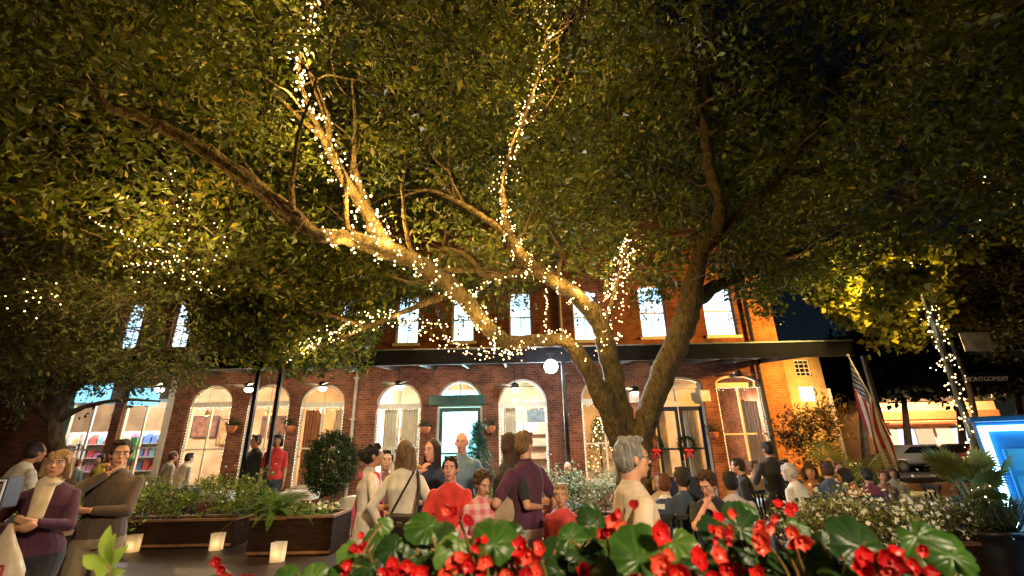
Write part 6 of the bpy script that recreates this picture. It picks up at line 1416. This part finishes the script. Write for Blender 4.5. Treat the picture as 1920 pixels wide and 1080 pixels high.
for iv in range(NV):
    for iu in range(NU):
        k = iv*(NU+1)+iu; FC.append((k,k+1,k+NU+2,k+NU+1)); u, v = (iu+.5)/NU, (iv+.5)/NV; s = int(v*13)
        if u < .4 and v < 7/13:
            cu = u/.4*11.5; cv = v/(7/13)*9.5; iu2, iv2 = round(cu-.25), round(cv-.25)
            MI.append(2 if (iu2+iv2) % 2 == 0 and (cu-.25-iu2)**2+(cv-.25-iv2)**2 < .13 else 1)
        else: MI.append(0 if s % 2 == 0 else 2)
me = bpy.data.meshes.new('cloth'); me.from_pydata([tuple(x) for x in V], [], FC)
for c in (mat('flag_red', (.20,.006,.014), .7), mat('flag_blue', (.012,.02,.075), .7), mat('flag_white', (.40,.37,.37), .7)): me.materials.append(c)
me.polygons.foreach_set('material_index', MI); me.polygons.foreach_set('use_smooth', [True]*len(FC)); o = link('cloth', me); adopt(o, FL)
# lamp post wound with lights, globe in the maple
LPm = mat('lamp_post_paint', (.05,.055,.05), .4, metal=.3)
lpY = 8.6; la = at(1858,905,lpY); gp2 = ground(1868, lpY); lt_ = at(1720,497,lpY)
lpx = at(1803,760,lpY).x
lp = empty('lamp_post', (lpx, lpY, 0), 0, 'lamp post wound with string lights, its lamp glowing inside the maple', 'lamp post'); ztop = 4.95
m = MB(); m.lathe([(.16,0),(.16,.12),(.10,.2),(.08,.6),(.06,.62),(.05,ztop-.2),(.07,ztop-.15),(.07,ztop)], 14, (lpx,lpY,0)); adopt(m.build('post', LPm, None, True), lp)
m = MB(); m.ball((lpx,lpY,ztop+.17), .17, 14); adopt(m.build('globe', emit('lamp_globe', (1.0,.78,.35), 22.0), None, True), lp)
m = MB(); m.lathe([(.10,ztop-.01),(.12,ztop+.03),(.05,ztop+.0)], 12, (lpx,lpY,0)); adopt(m.build('collar', LPm), lp)
adopt(lamp('lamp_post_glow', (lpx,lpY,ztop+.17), 620, (1.0,.66,.16), .17), lp)
adopt(lamp('lamp_post_glow', (lpx-.5,lpY+.6,ztop-.25), 260, (1.0,.66,.16), .17), lp)
strand([(lpx,lpY,z) for z in np.linspace(.3, ztop-.75, 20)], 92, 'cool white string lights wound round the lamp post', .014, [.06]*20, .09, 3, 1.2, (1,.9,.7))
LG = MATS.get('x')
# banner arm and banner
bn = empty('street_banner', at(1840,640,lpY), 0, 'pale printed banner on an arm of the lamp post', 'banner'); p0 = at(1765,630,lpY); p1 = at(1832,612,lpY)
zb_ = at(1815,622,lpY).z
m = MB(); m.tube([(lpx+.05,lpY,zb_),(lpx+1.0,lpY,zb_)], .018, 6); adopt(m.build('arm', LPm), bn)
m = MB(); m.box(lpx+.42, lpx+.98, lpY-.008, lpY+.008, zb_-.38, zb_-.02); adopt(m.build('cloth', mat('pale_banner', (.5,.46,.36), .7, .35, 7)), bn)
ss = empty('street_sign', (lpx+.35, lpY, 0), 0, 'street name sign reading MONTGOMERY on the lamp post', 'sign'); pz = at(1830,712,lpY).z; px0 = at(1800,712,lpY).x
m = MB(); px0 += .10; m.box(px0, px0+.66, lpY-.07, lpY-.055, pz-.09, pz+.09, .003); adopt(m.build('plate', mat('sign_navy', (.008,.010,.022), .7, spec=.1)), ss); m = MB(); m.box(lpx+.05, px0+.1, lpY-.053, lpY-.03, pz-.02, pz+.02); adopt(m.build('bracket', LPm), ss)
def text(s, size, loc, m, parent, rot=(R(90),0,0)):
    cu = bpy.data.curves.new('lettering', 'FONT'); cu.body = s; cu.size = size; cu.extrude = .002; cu.align_x = 'CENTER'; cu.align_y = 'CENTER'
    t = bpy.data.objects.new('tmp_text', cu); COL.objects.link(t); bpy.context.view_layer.update()
    me = bpy.data.meshes.new_from_object(t.evaluated_get(bpy.context.evaluated_depsgraph_get())); bpy.data.objects.remove(t)
    me.materials.clear(); me.materials.append(m); o = link('lettering', me); o.location = loc; o.rotation_euler = rot
    if parent: adopt(o, parent)
    return o
text('MONTGOMERY', .115, (px0+.33, lpY-.074, pz), mat('sign_white', (.8,.8,.78), .5), ss)
# kiosk with blue light frame
KY = 5.6; kx = at(1850,880,KY).x; KR = R(-40)
kk = empty('map_kiosk', (kx+1.34, KY+.45, 0), KR, 'illuminated map kiosk with a glowing blue frame at the right edge', 'kiosk'); kk.scale = (1,1,.94); KB = mat('kiosk_blue', (.02,.13,.34), .35, .15, 4)
m = MB(); m.box(-.62,.62,0,.55,0.0,.50,.02); m.box(-.62,.62,.1,.55,.502,1.98,.02); m.build('body', KB, kk)
m = MB(); m.box(-.66,.66,-.06,.6,1.982,2.06,.02); m.build('roof', KB, kk)
NEON = emit('blue_white_tube', (.35,.78,1.0), 7.0)
m = MB(); m.box(-.60,-.52,.03,.099,.53,1.93); m.box(.52,.60,.03,.099,.53,1.93); m.box(-.519,.519,.03,.099,1.86,1.93); m.build('light_frame', NEON, kk)
for s in (-1,1):
    m = MB(); x0 = -.44 if s < 0 else .03; m.box(x0,x0+.41,.06,.095,.62,1.62,.01); d = m.build('panel', mat('kiosk_panel', (.05,.24,.50), .3, .2, 3), kk)
    for z in (.66,1.0,1.34): MB().box(x0+.04,x0+.37,.05,.059,z,z+.27).build('pane', mat('kiosk_pane', (.09,.40,.66), .15, .25, 2), d)
adopt(lamp('kiosk_glow', kk.location+Vector((-.1,-.5,1.25)), 26, (.25,.66,1.0), .25), kk)
# street beyond: shopfronts, cars
sf = empty('shop_row', (at(1760,800,36).x, 36, 0), 0, 'low peach lit row of shopfronts across the street', 'building'); sx0, sx1 = at(1640,800,36).x, at(1880,800,36).x; zt = at(1760,752,36).z
def box_o(name, m, *a, par=None):
    o = MB().box(*a).build(name, m); adopt(o, par); return o
PEACH = mat('peach_render', (.55,.33,.18), .8, .15, 1)
box_o('wall', PEACH, sx0, sx1, 36, 44, 0, zt, par=sf); box_o('roof', mat('roof_edge', (.05,.04,.035), .7), sx0-.2, sx1+.2, 35.8, 44, zt+.003, zt+.25, par=sf)
for i, px in enumerate((1668,1700,1735,1775,1805,1835)):
    c = at(px,815,35.9).x; col = [(1,.75,.45),(.55,.65,1.0),(1,.7,.4)][i % 3]
    f = box_o('window', WHITEB, c-.75, c+.75, 35.93, 35.997, .5, 2.5, par=sf); q = MB().box(c-.66,c+.66,35.9,35.929,.6,2.4).build('pane', emit('shop_pane_%d' % (i % 3), col, [1.0,1.4,.7][i % 3]), f); q.matrix_parent_inverse = Matrix()
box_o('awning', mat('awning_red', (.35,.06,.03), .7), sx0+.3, sx0+6, 34.9, 35.99, 2.75, 2.9, par=sf); box_o('sign_band', mat('band_brown', (.30,.13,.05), .7), sx0, sx1, 35.85, 35.99, 3.1, 3.7, par=sf)
lamp('far_fill_light', (at(1730,780,31).x, 31.5, 6), 7000, (1,.62,.28), .3); lamp('far_fill_light', (at(1760,780,21).x, 21, 4.2), 900, (1,.75,.45), .3, 84, (at(1760,780,23).x, 25, 0), .5); lamp('far_fill_light', (at(1850,780,31).x, 31.5, 6), 6000, (1,.62,.28), .3)  # lights added without posts to brighten the far shopfronts and cars
def car(px, Y, col, label, rz=0):
    p = ground(px, Y); root = empty('parked_car', (p.x,Y,0), rz, label, 'car', 'cars parked across the street')
    prof = [(-2.1,.35),(-2.15,.6),(-2.05,.85),(-1.3,.95),(-.75,1.38),(.75,1.40),(1.35,.98),(2.0,.86),(2.15,.62),(2.1,.35)]
    n = len(prof); v = [(x,-.85,z) for x,z in prof]+[(x,.85,z) for x,z in prof]; f = [tuple(range(n)), tuple(range(2*n-1,n-1,-1))]+[(i,i+n,(i+1)%n+n,(i+1)%n) for i in range(n)]
    bm = bmesh.new(); vs = [bm.verts.new(q) for q in v]; [bm.faces.new([vs[i] for i in q]) for q in f]; bmesh.ops.recalc_face_normals(bm, faces=bm.faces[:]); bmesh.ops.bevel(bm, geom=bm.edges[:], offset=.07, segments=2, affect='EDGES')
    MB().bm(bm).build('body', mat('car_paint_%s' % label[:5], col, .25, .05, 2, spec=.6), root, True)
    for s in (-1,1):
        w = MB(); w.add([(-1.15,s*.856,.97),(-.68,s*.856,1.3),(.70,s*.856,1.32),(1.2,s*.856,.98)], [(0,1,2,3)]); w.build('side_window', mat('car_glass', (.01,.012,.015), .1), root)
        for q in (-1.35,1.35):
            t = MB(); t.tube([(q,s*.72,.33),(q,s*.88,.33)], .33, 18); tw = t.build('wheel', mat('tyre', (.02,.02,.02), .8), root)
            r = MB(); r.tube([(q,s*.881,.33),(q,s*.886,.33)], .19, 14); r.build('rim', mat('alloy', (.5,.5,.52), .3, metal=.8), tw)
        h = MB(); h.ball((-2.1,s*.6,.68), (.06,.16,.08), 8); h.build('headlight', mat('lens', (.8,.8,.75), .1), root, True)
    return root
car(1700,27,(.22,.22,.24),'silver grey car parked before the shopfronts'); car(1775,27.5,(.03,.035,.04),'black car parked right of the silver grey car'); car(1845,26.5,(.28,.05,.04),'dark red car parked behind the potted palm')
